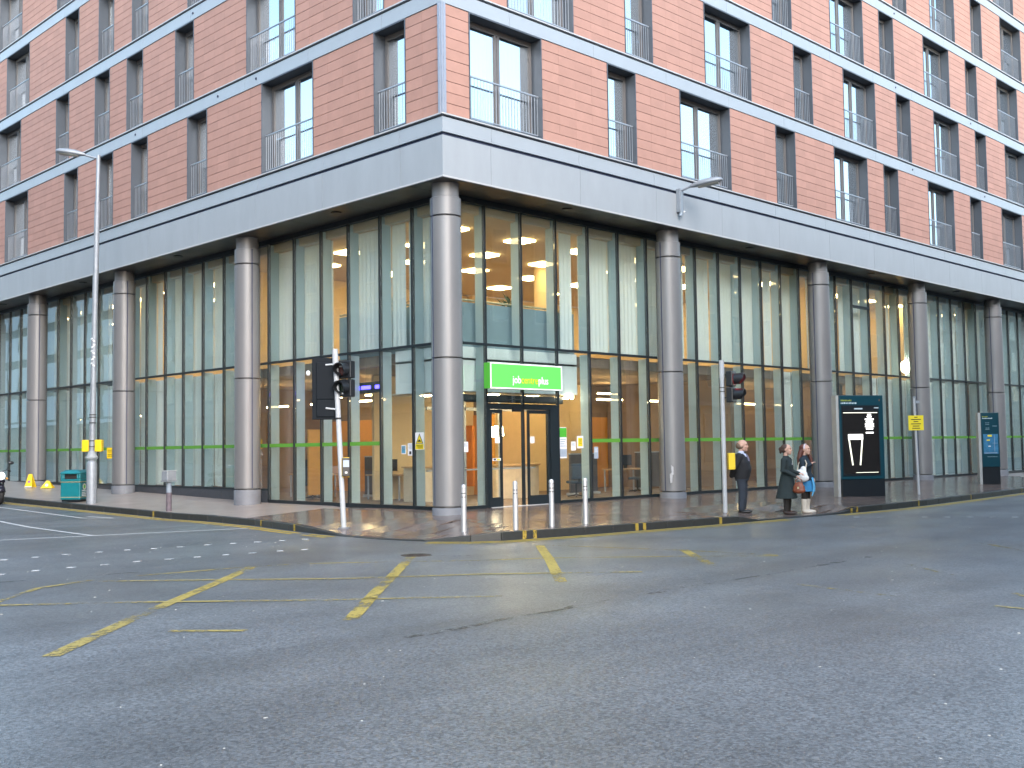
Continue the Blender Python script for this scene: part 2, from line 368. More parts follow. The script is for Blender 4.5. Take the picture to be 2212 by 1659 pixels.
# yellow box junction
for pts, w, mt in [([(-7.08, -3.47), (-8.41, -4.8), (-9.76, -6.1)], .165, YTHICK), ([(-9.76, -6.1), (-10.83, -7.14), (-12.29, -8.63)], .165, YWORN),
                   ([(-4.64, -4.36), (-6.56, -6.28), (-7.8, -7.5)], .165, YTHICK), ([(-7.8, -7.5), (-9.32, -9.04)], .165, YTHICK), ([(-1.77, -4.57), (-3.51, -6.46), (-5.53, -8.57)], .165, YTHICK), ([(-.94, -7.19), (-2.7, -9.03)], .165, YTHICK)]:
    strip('box_junction_line', pts, w, mt)
for pts in [[(-11.6, -4.9), (-11.22, -4.44), (-10.39, -3.51), (-9.53, -3.2)], [(-9.53, -3.44), (-8.31, -4.67), (-7.18, -5.93), (-5.59, -7.06), (-4.97, -7.68), (-3.96, -8.69)],
            [(-11.9, -4.2), (-11.37, -4.85), (-10.21, -5.86), (-8.45, -7.68), (-7.82, -8.21), (-6.99, -8.97)], [(-8.83, -3.21), (-7.18, -3.45), (-6.49, -3.69), (-5.89, -4.14), (-4.29, -5.67), (-3.42, -6.21), (-1.84, -7.83), (-.87, -9.0)],
            [(-1.74, -4.56), (-1.02, -7.23), (-.8, -8.96)], [(-10.92, -8.18), (-10.39, -8.76)], [(-3.82, -10.97), (-4.08, -12.38), (-4.16, -14.0), (-4.25, -16)], [(-.81, -11.11), (-1.73, -12.17)],
            [(-2.42, -12.86), (-3.15, -13.63), (-4.4, -15)], [(3.18, -10.58), (2.1, -11.71), (.6, -13.2)], [(5.27, -10.09), (5.09, -10.41)]]:
    strip('box_junction_line', pts, .10, YFAINT if pts[0][1] < -9.5 or pts[0][0] > 3 else YWORN)
for pts, w in [([(-3.58, 17), (-3.58, 14.81), (-3.57, 10.98), (-2.98, 10.28)], .1), ([(-3.25, 11.35), (-2.97, 10.38)], .1), ([(-5.4, 14), (-5.56, 11.15), (-5.9, 4.99)], .1), ([(-9.9, 6.2), (-7.93, 5.55), (-5.9, 4.99), (-2.55, 3.97)], .12)]:
    strip('white_line', pts, w, WPAINT)
sq = MB().box(-.055, .055, -.055, .055, 0, .006).mesh('crossing_square', WSTUD)
S1 = [(-9.74, 1.0), (-9.2, 1.02), (-8.66, 1.04), (-8.1, 1.1), (-7.52, 1.04), (-6.99, 1.02), (-6.54, .87), (-6.05, .78), (-5.5, .75), (-5.01, .63), (-4.54, .51), (-4.05, .38), (-3.58, .27)]
S2 = [(-10.6, -1.35), (-10.09, -1.32), (-9.53, -1.21), (-8.98, -1.21), (-8.44, -1.22), (-7.87, -1.18), (-7.33, -1.24), (-6.84, -1.3), (-6.33, -1.36), (-5.85, -1.45), (-5.33, -1.52), (-4.9, -1.67)]
S3 = [(8.22, -5.58), (8.5, -6.02), (8.77, -6.46), (9.05, -6.89), (9.32, -7.32), (9.59, -7.75), (9.85, -8.17), (10.12, -8.58)]
for (x, y) in S1 + S2 + S3:
    o = link('crossing_square', sq, ROAD); o.location = (x, y, rz(x, y)); o.rotation_euler = (0, 0, random.uniform(.6, 1.0))
def offset_line(pl, off):
    out = []
    for i, p in enumerate(pl):
        a = pl[max(i - 1, 0)]; c = pl[min(i + 1, len(pl) - 1)]; t = Vector((c[0] - a[0], c[1] - a[1])).normalized()
        out.append((p[0] + t.y * off, p[1] - t.x * off))
    return out
KL = densify(KERB[:11], .5); KR = densify(KERB[11:], .5)
for off in (.2, .40):
    strip('double_yellow_line', offset_line([(-2.45, 30), (-2.39, 19), (-2.2, 14.9), (-2.0, 10.9), (-1.9, 7.2), (-2.1, 4.6), (-2.45, 2.6), (-2.6, 1.6)], off), .10, YKERB)
    strip('double_yellow_line', offset_line([(-2.64, 1.2), (-2.72, .2)], off), .10, YKERB)
    strip('double_yellow_line', offset_line([(-2.45, -2.3), (-2.0, -2.95), (-1.5, -3.3), (-.8, -3.45), (.5, -3.69), (2.0, -3.9), (4.4, -4.24), (5.8, -4.4), (6.6, -4.46)], off), .10, YKERB)
    strip('double_yellow_line', offset_line([(8.6, -4.68), (11., -4.85), (13.7, -4.83), (17.4, -4.6), (23.1, -4.2), (32, -3.9)], off), .10, YKERB)
strip('tar_seam', [(-9.6, -10.3), (-8.84, -10.3), (-8.14, -10.21), (-7.4, -10.24), (-6.74, -10.15), (-5.7, -10.19), (-4.97, -10.13), (-4.34, -10.17), (-2.97, -10.24), (-1.65, -10.21), (0, -10.2)], .09, TAR, jag=.03)
strip('tar_seam', [(-11.5, -2.2), (-10.48, -2.36), (-9.59, -2.6), (-8.6, -2.74)], .1, TAR, jag=.04)
strip('tar_seam', [(-3.9, -5.0), (-4.5, -4.1), (-4.9, -3.7)], .12, TAR, jag=.04)
IRON = mat('rusted_iron', (.05, .035, .028), .5, metal=.3, var=.5, scale=9, bump=.3, bscale=40)
ic_ = MB().prism([(.26 * math.cos(2 * math.pi * i / 24), .26 * math.sin(2 * math.pi * i / 24)) for i in range(24)], -.02, .006)
for (x, y) in ((-4.35, -4.15), (-9.9, 9.2)):
    o = ic_.obj('iron_cover', IRON, ROAD); o.location = (x, y, rz(x, y))
    MB().box(-.18, .18, -.02, .02, .0062, .011).box(-.02, .02, -.18, -.021, .0062, .011).box(-.02, .02, .021, .18, .0062, .011).obj('cover_rib', IRON, o)
g = MB()
def blob(x, y, z, r):
    n = 7; a0 = random.random() * 6; s_ = random.uniform(.6, 1)
    ps = [(x + r * random.uniform(.7, 1.2) * math.cos(a0 + 2 * math.pi * i / n), y + r * s_ * random.uniform(.7, 1.2) * math.sin(a0 + 2 * math.pi * i / n)) for i in range(n)]
    g.prism(ps, z, z + .004)
for i in range(330):
    x = random.uniform(-17, 8); y = random.uniform(-17, 2)
    if x > -2.9 and y > -3.8: continue
    if math.hypot(x + 16.3, y + 18.5) < 3: continue
    blob(x, y, rz(x, y) - .001, random.choice([.005, .006, .008, .01, .012, .016]))
o = g.obj('chewing_gum_spots', GUM); o['kind'] = 'stuff'

# ------------------------------------------------------------------ pavement and kerb
PAVE_L = mat('pavement_smooth', (.29, .25, .225), .32, var=.12, scale=1.6, bump=.08, bscale=50, rvar=.04)
SLAB = mat('paving_slab', (.138, .108, .096), .2, var=.3, scale=2.6, bump=.03, bscale=18, obj_var=.2, rvar=.03)
KERBM = mat('kerb_whin', (.024, .026, .026), .5, var=.25, scale=9, bump=.1)
KERBT = KERBM
pv = MB()
fac = [(1.16, y) for y in [44, 36, 30, 26, 22, 18, 15, 12, 10.5, 9.5, 8, 6.5, 5, 4, 3, 2.2, 1.7, 1.3]] + [(1.16, 1.16)] + [(x, 1.16) for x in [1.3, 1.7, 2.2, 3, 4, 5, 6, 7, 8, 9, 10, 12, 14, 17, 20, 24, 28, 34, 42, 50]]
def fac_pt(p):
    # nearest sensible point on the facade line for a kerb point
    if p[1] > 1.16: return (1.16, p[1])
    if p[0] > 1.16: return (p[0], 1.16)
    return (1.16, 1.16)
kd = densify(KERB, .45); NS = 14
for i, p in enumerate(kd):
    f_ = fac_pt(p)
    for j in range(NS + 1):
        t = j / NS; x = p[0] + (f_[0] - p[0]) * t; y = p[1] + (f_[1] - p[1]) * t
        pv.v.append((x, y, pz(x, y) - (.012 if y > 5.6 else .04)))
for i in range(len(kd) - 1):
    for j in range(NS):
        a = i * (NS + 1) + j; pv.f.append((a, a + 1, a + NS + 2, a + NS + 1)); pv.mi.append(0)
PAV = structure(pv.obj('pavement', PAVE_L, recalc=True, smooth=40))
# smooth left-hand footway gets a skin 12 mm up, the corner and right-hand footway get slabs
slabs = []
def split_y(x): return 5.55 - .0 * x      # slabs stop here on the left street
rows = []
y = 1.10
while y > -5.0:
    rows.append((y - .6, y)); y -= .6
for ri, (ya, yb) in enumerate(rows):
    x = -3.2 + (.45 if ri % 2 else 0)
    while x < 31:
        slabs.append((x, x + .9, ya, yb)); x += .9
y = 1.10
ri = 0
while y < 5.3:
    x = -3.2 + (.45 if ri % 2 else 0)
    while x < 1.1:
        slabs.append((x, x + .9, y, min(y + .6, 5.5))); x += .9
    y += .6; ri += 1
def clampslab(s):
    x0, x1, y0, y1 = s; g_ = .004
    c = [(x0 + g_, y0 + g_), (x1 - g_, y0 + g_), (x1 - g_, y1 - g_), (x0 + g_, y1 - g_)]
    out = []
    for (x, y) in c:
        if y < -.9: x = max(x, -2.5)
        if x > -1.5: y = max(y, kerb_y(x) + .17)
        elif y < -1.0:
            for (xa, ya_), (xb, yb_) in (((-2.74, -1.0), (-2.5, -2.2)), ((-2.5, -2.2), (-2.0, -2.95)), ((-2.0, -2.95), (-1.5, -3.3))):
                if xa <= x <= xb: y = max(y, ya_ + (yb_ - ya_) * (x - xa) / (xb - xa) + .22)
        if y > -2.9: x = max(x, kerb_x(y) + .17)
        x = max(x, -2.5)
        if x > 1.1: y = min(y, 1.08)
        if y > 1.1: x = min(x, 1.08)
        out.append((x, y))
    A = .5 * abs(sum(out[i][0] * out[(i + 1) % 4][1] - out[(i + 1) % 4][0] * out[i][1] for i in range(4)))
    return out if A > .04 else None
sl = [q for q in (clampslab(s) for s in slabs) if q]
sl.sort(key=lambda q: math.hypot(q[0][0] + 16.3, q[0][1] + 18.5))
rest = MB()
for i, q in enumerate(sl):
    b = MB() if i < 290 else rest
    h = random.uniform(-.0015, .0015)
    cx = sum(p[0] for p in q) / 4; cy_ = sum(p[1] for p in q) / 4
    vs = [(x, y, pz(x, y) - .02) for x, y in q] + [(x, y, pz(x, y) + h + random.uniform(-.0012, .0012)) for x, y in q]
    b.add(vs, [(0, 1, 2, 3), (4, 5, 6, 7), (0, 1, 5, 4), (1, 2, 6, 5), (2, 3, 7, 6), (3, 0, 4, 7)])
    if i < 290:
        b.obj('paving_slab', SLAB, PAV)
o = rest.obj('paving_slabs', SLAB, PAV); o['kind'] = 'stuff'
# kerb stones
KERBO = structure(thing('kerb', 'kerb', 'kerb')); 
for k_ in ('label', 'category'): del KERBO[k_]
kp = densify(KERB, .9)
def kin(i):   # inward normal
    a = kp[max(i - 1, 0)]; c = kp[min(i + 1, len(kp) - 1)]; t = Vector((c[0] - a[0], c[1] - a[1])).normalized(); return Vector((-t.y, t.x))
for i in range(len(kp) - 1):
    a, b_ = kp[i], kp[i + 1]; na, nb = kin(i), kin(i + 1); w_ = .16
    if kp[i][1] > 36 or kp[i][0] > 44: pass
    t = Vector((b_[0] - a[0], b_[1] - a[1])).normalized() * .004
    P = [(a[0] + t.x, a[1] + t.y), (b_[0] - t.x, b_[1] - t.y), (b_[0] - t.x + nb.x * w_, b_[1] - t.y + nb.y * w_), (a[0] + t.x + na.x * w_, a[1] + t.y + na.y * w_)]
    zt = [pz(*a), pz(*b_), pz(*b_), pz(*a)]
    vs = [(x, y, rz(x, y) - .1) for x, y in P] + [(x, y, max(z, rz(x, y) + .012) + .002) for (x, y), z in zip(P, zt)]
    bevel(MB().add(vs, [(3, 2, 1, 0), (4, 5, 6, 7), (0, 1, 5, 4), (1, 2, 6, 5), (2, 3, 7, 6), (3, 0, 4, 7)]).obj('kerb_stone', KERBM, KERBO), .012, 2)
# yellow loading ticks painted on kerb
def tick(x, y, w=.09):
    best = min(range(len(kd) - 1), key=lambda i: (kd[i][0] - x) ** 2 + (kd[i][1] - y) ** 2)
    a, b_ = kd[best], kd[best + 1]; t = Vector((b_[0] - a[0], b_[1] - a[1])).normalized(); n_ = Vector((-t.y, t.x))
    f = (x - a[0]) * t.x + (y - a[1]) * t.y; p = Vector(a) + t * f; z = max(pz(*p), rz(*p) + .012) + .005
    q = [p - t * w / 2, p + t * w / 2]
    bb = MB(); out = n_ * -.006
    v = [(*(q[0] + out), rz(*p) + .005), (*(q[1] + out), rz(*p) + .005), (*(q[1] + out), z), (*(q[0] + out), z), (*(q[1] + n_ * .17), z), (*(q[0] + n_ * .17), z), (*(q[0] + n_ * .02), rz(*p)), (*(q[1] + n_ * .02), rz(*p))]
    bb.add(v, [(0, 1, 2, 3), (3, 2, 4, 5)]); bb.obj('yellow_kerb_mark', mat('kerb_mark_paint', (.33, .235, .04), .55, var=.2, scale=20, alpha_noise=(14, .74, .08)), KERBO, recalc=False)
for (x, y) in [(-.98, -3.4), (-.74, -3.45), (1.92, -3.88), (2.14, -3.9), (4.47, -4.27), (9.55, -4.71), (9.8, -4.78), (13.2, -4.8), (17.26, -4.6), (22.3, -4.25), (-2.0, 10.0), (-2.5, 2.3), (-2.2, 4.2)]: tick(x, y)

# ------------------------------------------------------------------ the big corner building
B = thing('office_building', 'large corner block of red terracotta tiles over grey steel columns and tall glazing', 'building')
SIDES = ('R', 'L')
def P3(side, u, v, z): return (u, v, z) if side == 'R' else (v, u, z)
class FB(MB):                       # builder in facade coordinates
    def __init__(s, side): super().__init__(); s.side = side
    def b(s, u0, u1, v0, v1, z0, z1, k=0):
        a = P3(s.side, u0, v0, z0); c = P3(s.side, u1, v1, z1); return s.box(min(a[0], c[0]), max(a[0], c[0]), min(a[1], c[1]), max(a[1], c[1]), z0, z1, k)
LEN = {'R': 46.0, 'L': 40.0}
FLOORS = [(9.39, 11.98), (12.42, 14.94), (15.38, 17.84), (18.28, 20.80), (21.24, 23.8)]
BANDS = [(8.93, 9.39), (11.98, 12.42), (14.94, 15.38), (17.84, 18.28), (20.80, 21.24), (23.8, 24.24)]
WIN = {'R': {0: [(.86, 3.35), (5.9, 7.12), (9.14, 11.7), (14.29, 15.49), (18.05, 20.46), (21.72, 22.89), (25.45, 27.84), (29.48, 30.64), (32.84, 35.2), (37.1, 38.25), (40.2, 42.6)],
             1: [(2.15, 4.58), (6.7, 7.93), (10.45, 12.94), (15.53, 16.71), (18.86, 21.23), (22.93, 24.11), (26.2, 28.57), (30.25, 31.4), (33.5, 35.9), (37.9, 39.1), (41, 43.4)]},
       'L': {0: [(1.31, 2.54), (5.14, 7.65), (10.66, 11.86), (14.46, 15.62), (16.98, 18.18), (19.82, 20.99), (24.4, 26.75), (30.0, 31.2), (33.6, 34.8)],
             1: [(2.12, 3.38), (5.96, 8.44), (11.47, 12.64), (14.82, 15.99), (17.28, 18.45), (20.63, 21.79), (25.2, 27.6), (31.0, 32.2), (34.6, 35.8)]}}
REC = .43
def part_obj(mb, name, mats, parent=B, **k): return mb.obj(name, mats, parent, **k)

# --- terracotta walls: dark backing with real tiles in front
tiles = []; WALLS = []
for side in SIDES:
    for fi, (z0, z1) in enumerate(FLOORS):
        wins = WIN[side][fi % 2]; segs = []; u = .10
        for a, b_ in wins: segs.append((u, a)); u = b_
        segs.append((u, LEN[side]))
        for a, b_ in segs:
            WALLS.append(FB(side).b(a + .012, b_ - .012, .045, .45, z0 + .001, z1 - .001).obj('terracotta_wall', TERRA_BACK, B))
            w = b_ - a; n_ = max(1, round(w / .62)); tw = w / n_; rows_ = 10; th = (z1 - z0) / rows_
            for r_ in range(rows_):
                for c_ in range(n_): tiles.append((side, a + c_ * tw, z0 + r_ * th, tw, th, WALLS[-1]))
def tdist(t):
    x, y, z = P3(t[0], t[1], 0, t[2]); return (Vector((x, y, z)) - Vector((-16.3, -18.5, 1.7))).length
tiles.sort(key=tdist)
nt = 0; TR = {'R': FB('R'), 'L': FB('L')}; tcache = {}
def tile_geo(fb, u, z, w, h): fb.b(u + .0015, u + w - .0015, .012, .05, z + .0065, z + h - .0065)
for t in tiles:
    side, u, z, w, h, wall = t
    if z < 15.4 and nt < 300:
        nt += 1; key = (side, round(w, 3), round(h, 3))
        if key not in tcache:
            fb = FB(side); tile_geo(fb, 0, 0, w, h); tcache[key] = fb.mesh('tile', TERRA)
        o = link('tile', tcache[key], wall); o.location = P3(side, u, random.uniform(-.002, .002), z)
    else: tile_geo(TR[side], u, z, w, h)
tf = MB()
for side in SIDES: tf.add(TR[side].v, TR[side].f)
o = tf.obj('tile_field', TERRA, B); o['kind'] = 'stuff'
# corner trim between the bands
for z0, z1 in FLOORS:
    b = MB().box(-.015, .10, -.015, .10, z0 + .002, z1 - .002); b.box(.035, .102, -.035, -.0152, z0 + .002, z1 - .002).box(-.035, -.0152, .035, .102, z0 + .002, z1 - .002)
    part_obj(b, 'corner_trim', TRIM)
# --- bands, fascia
def joints(side, step, first):
    u = [0.0, first]
    while u[-1] + step < LEN[side]: u.append(u[-1] + step)
    u.append(LEN[side]); return u
def mitred(side, u0, u1, v0, v1, z0, z1):   # panel whose corner end is cut at 45 degrees
    fb = MB(); e0 = v0 if u0 == 0.0 else u0; e1 = v1 if u0 == 0.0 else u0
    pts = [(e0, v0), (u1, v0), (u1, v1), (e1, v1)]
    poly = [(P3(side, u, v, 0)[0], P3(side, u, v, 0)[1]) for u, v in pts]
    return fb.prism(poly, z0, z1)
for bi, (z0, z1) in enumerate(BANDS):
    for side in SIDES:
        fb = MB(); mitred(side, 0.0, LEN[side], .06, .5, z0, z1 - .012); 
        band = part_obj(mitred(side, 0.0, LEN[side], .06, .5, z0 + .002, z1 - .012), 'floor_band', GAP)
        U = joints(side, 3.15, 1.55 if bi == 0 else 2.2)
        for a, b_ in zip(U[:-1], U[1:]):
            p_ = mitred(side, a + (.004 if a else 0), b_ - .004, -.01 if bi else .0, .058, z0 + (.005 if bi else .03), z1 - .085).obj('band_panel', BAND, band)
        U = joints(side, 2.5, 1.6)
        for a, b_ in zip(U[:-1], U[1:]):
            mitred(side, a + (.003 if a else 0), b_ - .003, -.045, .10, z1 - .035, z1 - .003).obj('ledge', LEDGE, band)
for side in SIDES:
    fas = part_obj(mitred(side, 0.0, LEN[side], .05, .3, 7.93, 8.925), 'fascia', GAP)
    U = joints(side, 3.2, 1.5)
    for a, b_ in zip(U[:-1], U[1:]):
        mitred(side, a + (.004 if a else 0), b_ - .004, -.03, .048, 7.90, 8.865).obj('fascia_panel', FASCIA, fas)
    mitred(side, 0.0, LEN[side], -.04, -.0305, 7.895, 7.935).obj('drip_edge', LEDGE, fas)
    # drain spouts on the bands
for (side, bi, u) in [('L', 1, 10.0), ('L', 1, 7.9), ('L', 1, 15.3), ('L', 2, 11.5), ('L', 2, 9.2), ('R', 2, 22.9), ('R', 2, 29.8), ('R', 3, 23), ('R', 1, 24.1), ('R', 1, 31)]:
    z = BANDS[bi][0] + .2; p = P3(side, u, -.03, z); q = P3(side, u, -.012, z)
    MB().ring([p, q], .035, 10).obj('band_vent', GAP, B)

# --- windows
def win_meshes(side, w, h, wide, var):
    q = {}
    b = FB(side); th = .03
    b.b(0, th, -.005, REC, 0, h); b.b(w - th, w, -.005, REC, 0, h); b.b(th, w - th, -.005, REC, h - th, h); b.b(th, w - th, -.02, REC, 0, th)
    q['window_reveal'] = b.mesh('window_reveal', REVEAL)
    f = FB(side); v0, v1 = REC - .09, REC - .02; ft = .085; zt = h - th - .14
    f.b(th, w - th, v0, v1, th, th + .12); f.b(th, w - th, v0, v1, zt, h - th)
    xs = [th, w - th]
    f.b(th, th + ft, v0, v1, th + .12, zt); f.b(w - th - ft, w - th, v0, v1, th + .12, zt)
    panes = []
    if wide:
        c = w / 2; f.b(c - .09, c + .09, v0, v1, th + .12, zt); f.b(c - .012, c + .012, v0 - .02, v0 - .0005, th + .12, zt)
        panes = [(th + ft, c - .09), (c + .09, w - th - ft)]
    else: panes = [(th + ft, w - th - ft)]
    q['window_frame'] = f.mesh('window_frame', WFRAME)
    q['panes'] = [FB(side).b(a, b_, v0 + .03, v0 + .042, th + .12, zt).mesh('pane', WGLASS) for a, b_ in panes]
    r = FB(side); vr = .12
    r.b(th + .001, w - th - .001, vr - .018, vr + .018, 1.085, 1.12); r.b(th + .03, w - th - .03, vr - .012, vr + .012, .1, .125)
    n_ = int((w - 2 * th) / .105)
    for i in range(n_ + 1):
        x = th + .03 + (w - 2 * th - .06) * i / n_; r.b(x - .005, x + .005, vr - .005, vr + .005, .125, 1.08)
    q['railing'] = r.mesh('railing', RAIL)
    c = FB(side); vc = REC + .12; k = .0
    def cloth(a, b_):
        n2 = max(2, int((b_ - a) / .07)); pts = []
        for i in range(n2 + 1): pts.append((a + (b_ - a) * i / n2, vc + (.025 if i % 2 else -.025)))
        for (u0, va), (u1, vb) in zip(pts[:-1], pts[1:]):
            vs = [P3(side, u0, va, .05), P3(side, u1, vb, .05), P3(side, u1, vb, h - .05), P3(side, u0, va, h - .05)]
            vs += [P3(side, u0, va + .004, .05), P3(side, u1, vb + .004, .05), P3(side, u1, vb + .004, h - .05), P3(side, u0, va + .004, h - .05)]
            c.add(vs, [(0, 1, 2, 3), (7, 6, 5, 4), (0, 4, 5, 1), (2, 6, 7, 3)])
    for a, b_ in var: cloth(w * a, w * b_)
    q['curtain'] = c.mesh('curtain', CURT, recalc=False) if var else None
    return q
wcache = {}
for side in SIDES:
    for fi, (z0, z1) in enumerate(FLOORS):
        for wi, (a, b_) in enumerate(WIN[side][fi % 2]):
            w = b_ - a; wide = w > 1.8; h = z1 - z0
            vs = random.choice([((0, .22), (.8, 1)), ((0, .42),), ((.5, 1),), ((0, .12), (.88, 1)), ((0, 1),)]) if wide else random.choice([((0, .5),), ((.0, 1),), ((.6, 1),)])
            if side == 'R' and fi == 0 and wi in (0, 2): vs = ((0, .3), (.45, 1.0)) if wi else ((.0, .44), (.53, .98))
            if side == 'L' and fi == 0 and wi == 1: vs = ((0, .1), (.3, .95))
            key = (side, round(w, 2), round(h, 2), vs)
            if key not in wcache: wcache[key] = win_meshes(side, w, h, wide, vs)
            q = wcache[key]
            wo = link('window', q['window_reveal'], B); wo.location = P3(side, a, 0, z0)
            for nm in ('window_frame', 'railing', 'curtain'):
                if q[nm]: link(nm, q[nm], wo)
            for pm in q['panes']: link('pane', pm, wo)
# dim flats behind the windows, roof
up_ = MB()
for fi, (z0, z1) in enumerate(FLOORS):
    up_.box(3.4, LEN['R'], 3.4, 3.5, z0, z1).box(3.4, 3.5, 3.5, LEN['L'], z0, z1)
for z0, z1 in BANDS: up_.box(.52, LEN['R'], .52, 3.39, z0 + .05, z1 - .08).box(.52, 3.39, 3.4, LEN['L'], z0 + .05, z1 - .08)
for fi, (z0, z1) in enumerate(FLOORS):     # party walls between flats
    for u in (5.3, 13.6, 17.5, 24.9, 32, 39.8): up_.box(u, u + .15, .63, 3.38, z0 - .06, z1 + .04)
    for u in (4.5, 13.2, 22.8, 29): up_.box(.63, 3.38, u, u + .15, z0 - .06, z1 + .04)
part_obj(up_, 'flat_interior', ROOMG)
part_obj(MB().box(.5, LEN['R'], .5, 16, 24.25, 24.6).box(.5, 16, 16.01, LEN['L'], 24.25, 24.6), 'roof', ROOMG)
part_obj(MB().box(LEN['R'], LEN['R'] + .3, .3, 16, .2, 24.6).box(.3, 16, LEN['L'], LEN['L'] + .3, .2, 24.6), 'end_wall', ROOMG)

# --- soffit with panels and downlights
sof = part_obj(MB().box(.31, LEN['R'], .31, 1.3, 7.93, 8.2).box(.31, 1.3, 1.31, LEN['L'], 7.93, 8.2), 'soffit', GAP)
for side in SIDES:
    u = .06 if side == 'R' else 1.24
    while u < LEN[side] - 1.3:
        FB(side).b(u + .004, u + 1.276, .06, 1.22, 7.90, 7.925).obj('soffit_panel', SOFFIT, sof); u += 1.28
for side, us in (('R', [4.68, 13.25, 21.3, 28.7, 36.5]), ('L', [4.71, 13.2, 20.3, 28])):
    for u in us:
        x, y, z = P3(side, u, .42, 0); MB().lathe(x, y, [(.14, 7.9), (.16, 7.875), (.13, 7.87), (.12, 7.895)], 20).obj('downlight', BLACKP, sof, smooth=30)

# --- columns
colR = [9.13, 17.67, 25.3, 32.79, 40.3]; colL = [9.3, 17.22, 24.74, 32.4]
def column(x, y, zg, zb, seam):
    o = MB().cyl(x, y, zg - .2, 7.9, .30, n=28).obj('column', STEEL, B, smooth=40)
    for z0, z1, r in ((zb + .03, 3.775, .37), (3.80, 7.10, .366), (7.125, 7.56, .366)):
        bb = MB().lathe(x, y, [(r - .02, z0), (r, z0 + .012), (r, z1 - .012), (r - .02, z1)], 36); bb.obj('column_drum', STEEL, o, smooth=40)
    MB().cyl(x, y, 7.54, 7.899, .322, n=32).obj('column_neck', STEEL, o, smooth=40)
    MB().lathe(x, y, [(.385, zg - .2), (.385, zb - .03), (.37, zb), (.31, zb + .005)], 36).obj('column_base', CONC, o, smooth=40)
    # open seams: slim dark slots proud of nothing, cut as thin recess strips
    for an in seam:
        c_, s_ = math.cos(an), math.sin(an); M = Matrix.Translation((x, y, 0)) @ Matrix.Rotation(an, 4, 'Z')
        MB().box(.355, .3715, -.014, .014, zb + .05, 7.54, M=M).obj('column_seam', GAP, o)
    return o
column(.55, .55, .2, .33, [R(-190)])
for i, x in enumerate(colR): column(x, .55, .2, .35 + .02 * i, [R(-178)])
for i, y in enumerate(colL): column(.55, y, .2 + gz(0, y), (.59, .60, .66, .72)[i], [R(-100)])

# --- curtain wall
VG = 1.12
MU = {'R': [2.34, 3.63, 4.95, 6.26, 7.55, 8.84, 10.05, 11.27, 12.51, 13.73, 14.96, 16.15, 17.35, 18.6, 19.89, 21.1, 22.41, 23.68, 24.86, 26.1, 27.3, 28.53, 29.75, 31.1, 32.34, 33.6, 34.8, 36, 37.2, 38.4, 39.6, 40.8, 42, 43.3, 44.6, 46],
      'L': [2.49, 3.8, 5.18, 6.44, 7.76, 9.08, 10.35, 11.63, 12.92, 14.19, 15.42, 16.75, 18.0, 19.26, 20.52, 21.72, 22.96, 24.18, 25.4, 26.7, 27.95, 29.14, 30.4, 31.6, 32.8, 34, 35.2, 36.4, 37.6, 38.8, 40]}
ZT, ZB, ZH = 4.27, .21, 7.9
def sill(side, u): return .58 if (side == 'L' and u > 9.3) else .27
mull = {}
for side in SIDES:
    for u in MU[side]:
        z0 = sill(side, u - .01)
        key = (side, z0)
        if key not in mull: mull[key] = FB(side).b(-.027, .027, -.02, .062, 0, ZH - .14 - z0 + .04).mesh('mullion', MULL)
        o = link('mullion', mull[key], B); o.location = P3(side, u, VG, z0 - .045)
    part_obj(FB(side).b(1.2, LEN[side], VG - .03 + .002, VG + .12, 7.76, 7.898), 'head_rail', MULL)
    part_obj(FB(side).b(1.2, LEN[side], VG - .015, VG + .058, ZT - .04, ZT + .025), 'transom', MULL)
part_obj(MB().box(VG - .03, VG + .12, VG - .03, VG + .12, .2, 7.895), 'corner_mullion', MULL)
part_obj(FB('L').b(1.25, 9.05, VG - .028, VG + .11, .16, .285), 'sill_rail', MULL)
part_obj(FB('R').b(1.25, 2.30, VG - .028, VG + .11, .16, .285), 'sill_rail', MULL)
part_obj(FB('R').b(4.98, LEN['R'], VG - .028, VG + .11, .16, .285), 'sill_rail', MULL)
part_obj(FB('L').b(9.12, LEN['L'], VG - .028, VG + .11, .535, .60), 'sill_rail', MULL)
u = 9.12
while u < 38:
    FB('L').b(u + .004, u + 1.27, VG - .04, VG + .1, .1, .533).obj('plinth_slab', PLINTH, B); u += 1.274
# panes, fins, blinds, green band
UB = {'R': {}, 'L': {}}; LB = {'R': {}, 'L': {}}     # blinds per bay as fractions of the bay
UB['R'] = {3: [(.42, .80)], 4: [(0.0, 1)], 5: [(0.0, 1)], 6: [(.0, 1)], 7: [(.0, .9)], 8: [(.0, 1)], 9: [(.15, 1)], 10: [(.0, .2), (.45, 1)], 11: [(.0, .35), (.6, 1)], 12: [(.3, 1)], 13: [(0, .55), (.9, 1)], 14: [(.5, 1)], 15: [(.0, .55), (.75, 1)], 16: [(.0, 1)], 17: [(.0, .35)], 18: [(.75, 1)], 19: [(0, .6)]}
UB['L'] = {0: [(0, 1)], 1: [(.0, .46), (.55, 1)], 2: [(0.0, 1)], 3: [(.0, .35), (.97, 1)], 4: [(.0, 1)], 5: [(.0, 1)], 6: [(.0, .42)], 7: [(.0, 1)], 8: [(.0, 1)], 9: [(0, 1)], 10: [(.0, 1)], 11: [(.0, .55), (.68, 1)], 12: [(.0, 1)], 13: [(0, 1)], 14: [(0, .6), (.8, 1)], 15: [(.0, 1)], 16: [(0, 1)]}
LB['R'] = {12: [(.4, 1)], 13: [(0, .6)], 14: [(.3, .9)], 17: [(.5, 1)], 18: [(.0, 1)], 19: [(0, 1)], 20: [(0, 1)]}
LB['L'] = {8: [(.0, 1)], 9: [(0, 1)], 10: [(.0, 1)], 11: [(0, 1)], 12: [(0, 1)], 13: [(0, 1)], 14: [(0, 1)], 15: [(0, 1)], 16: [(0, 1)]}
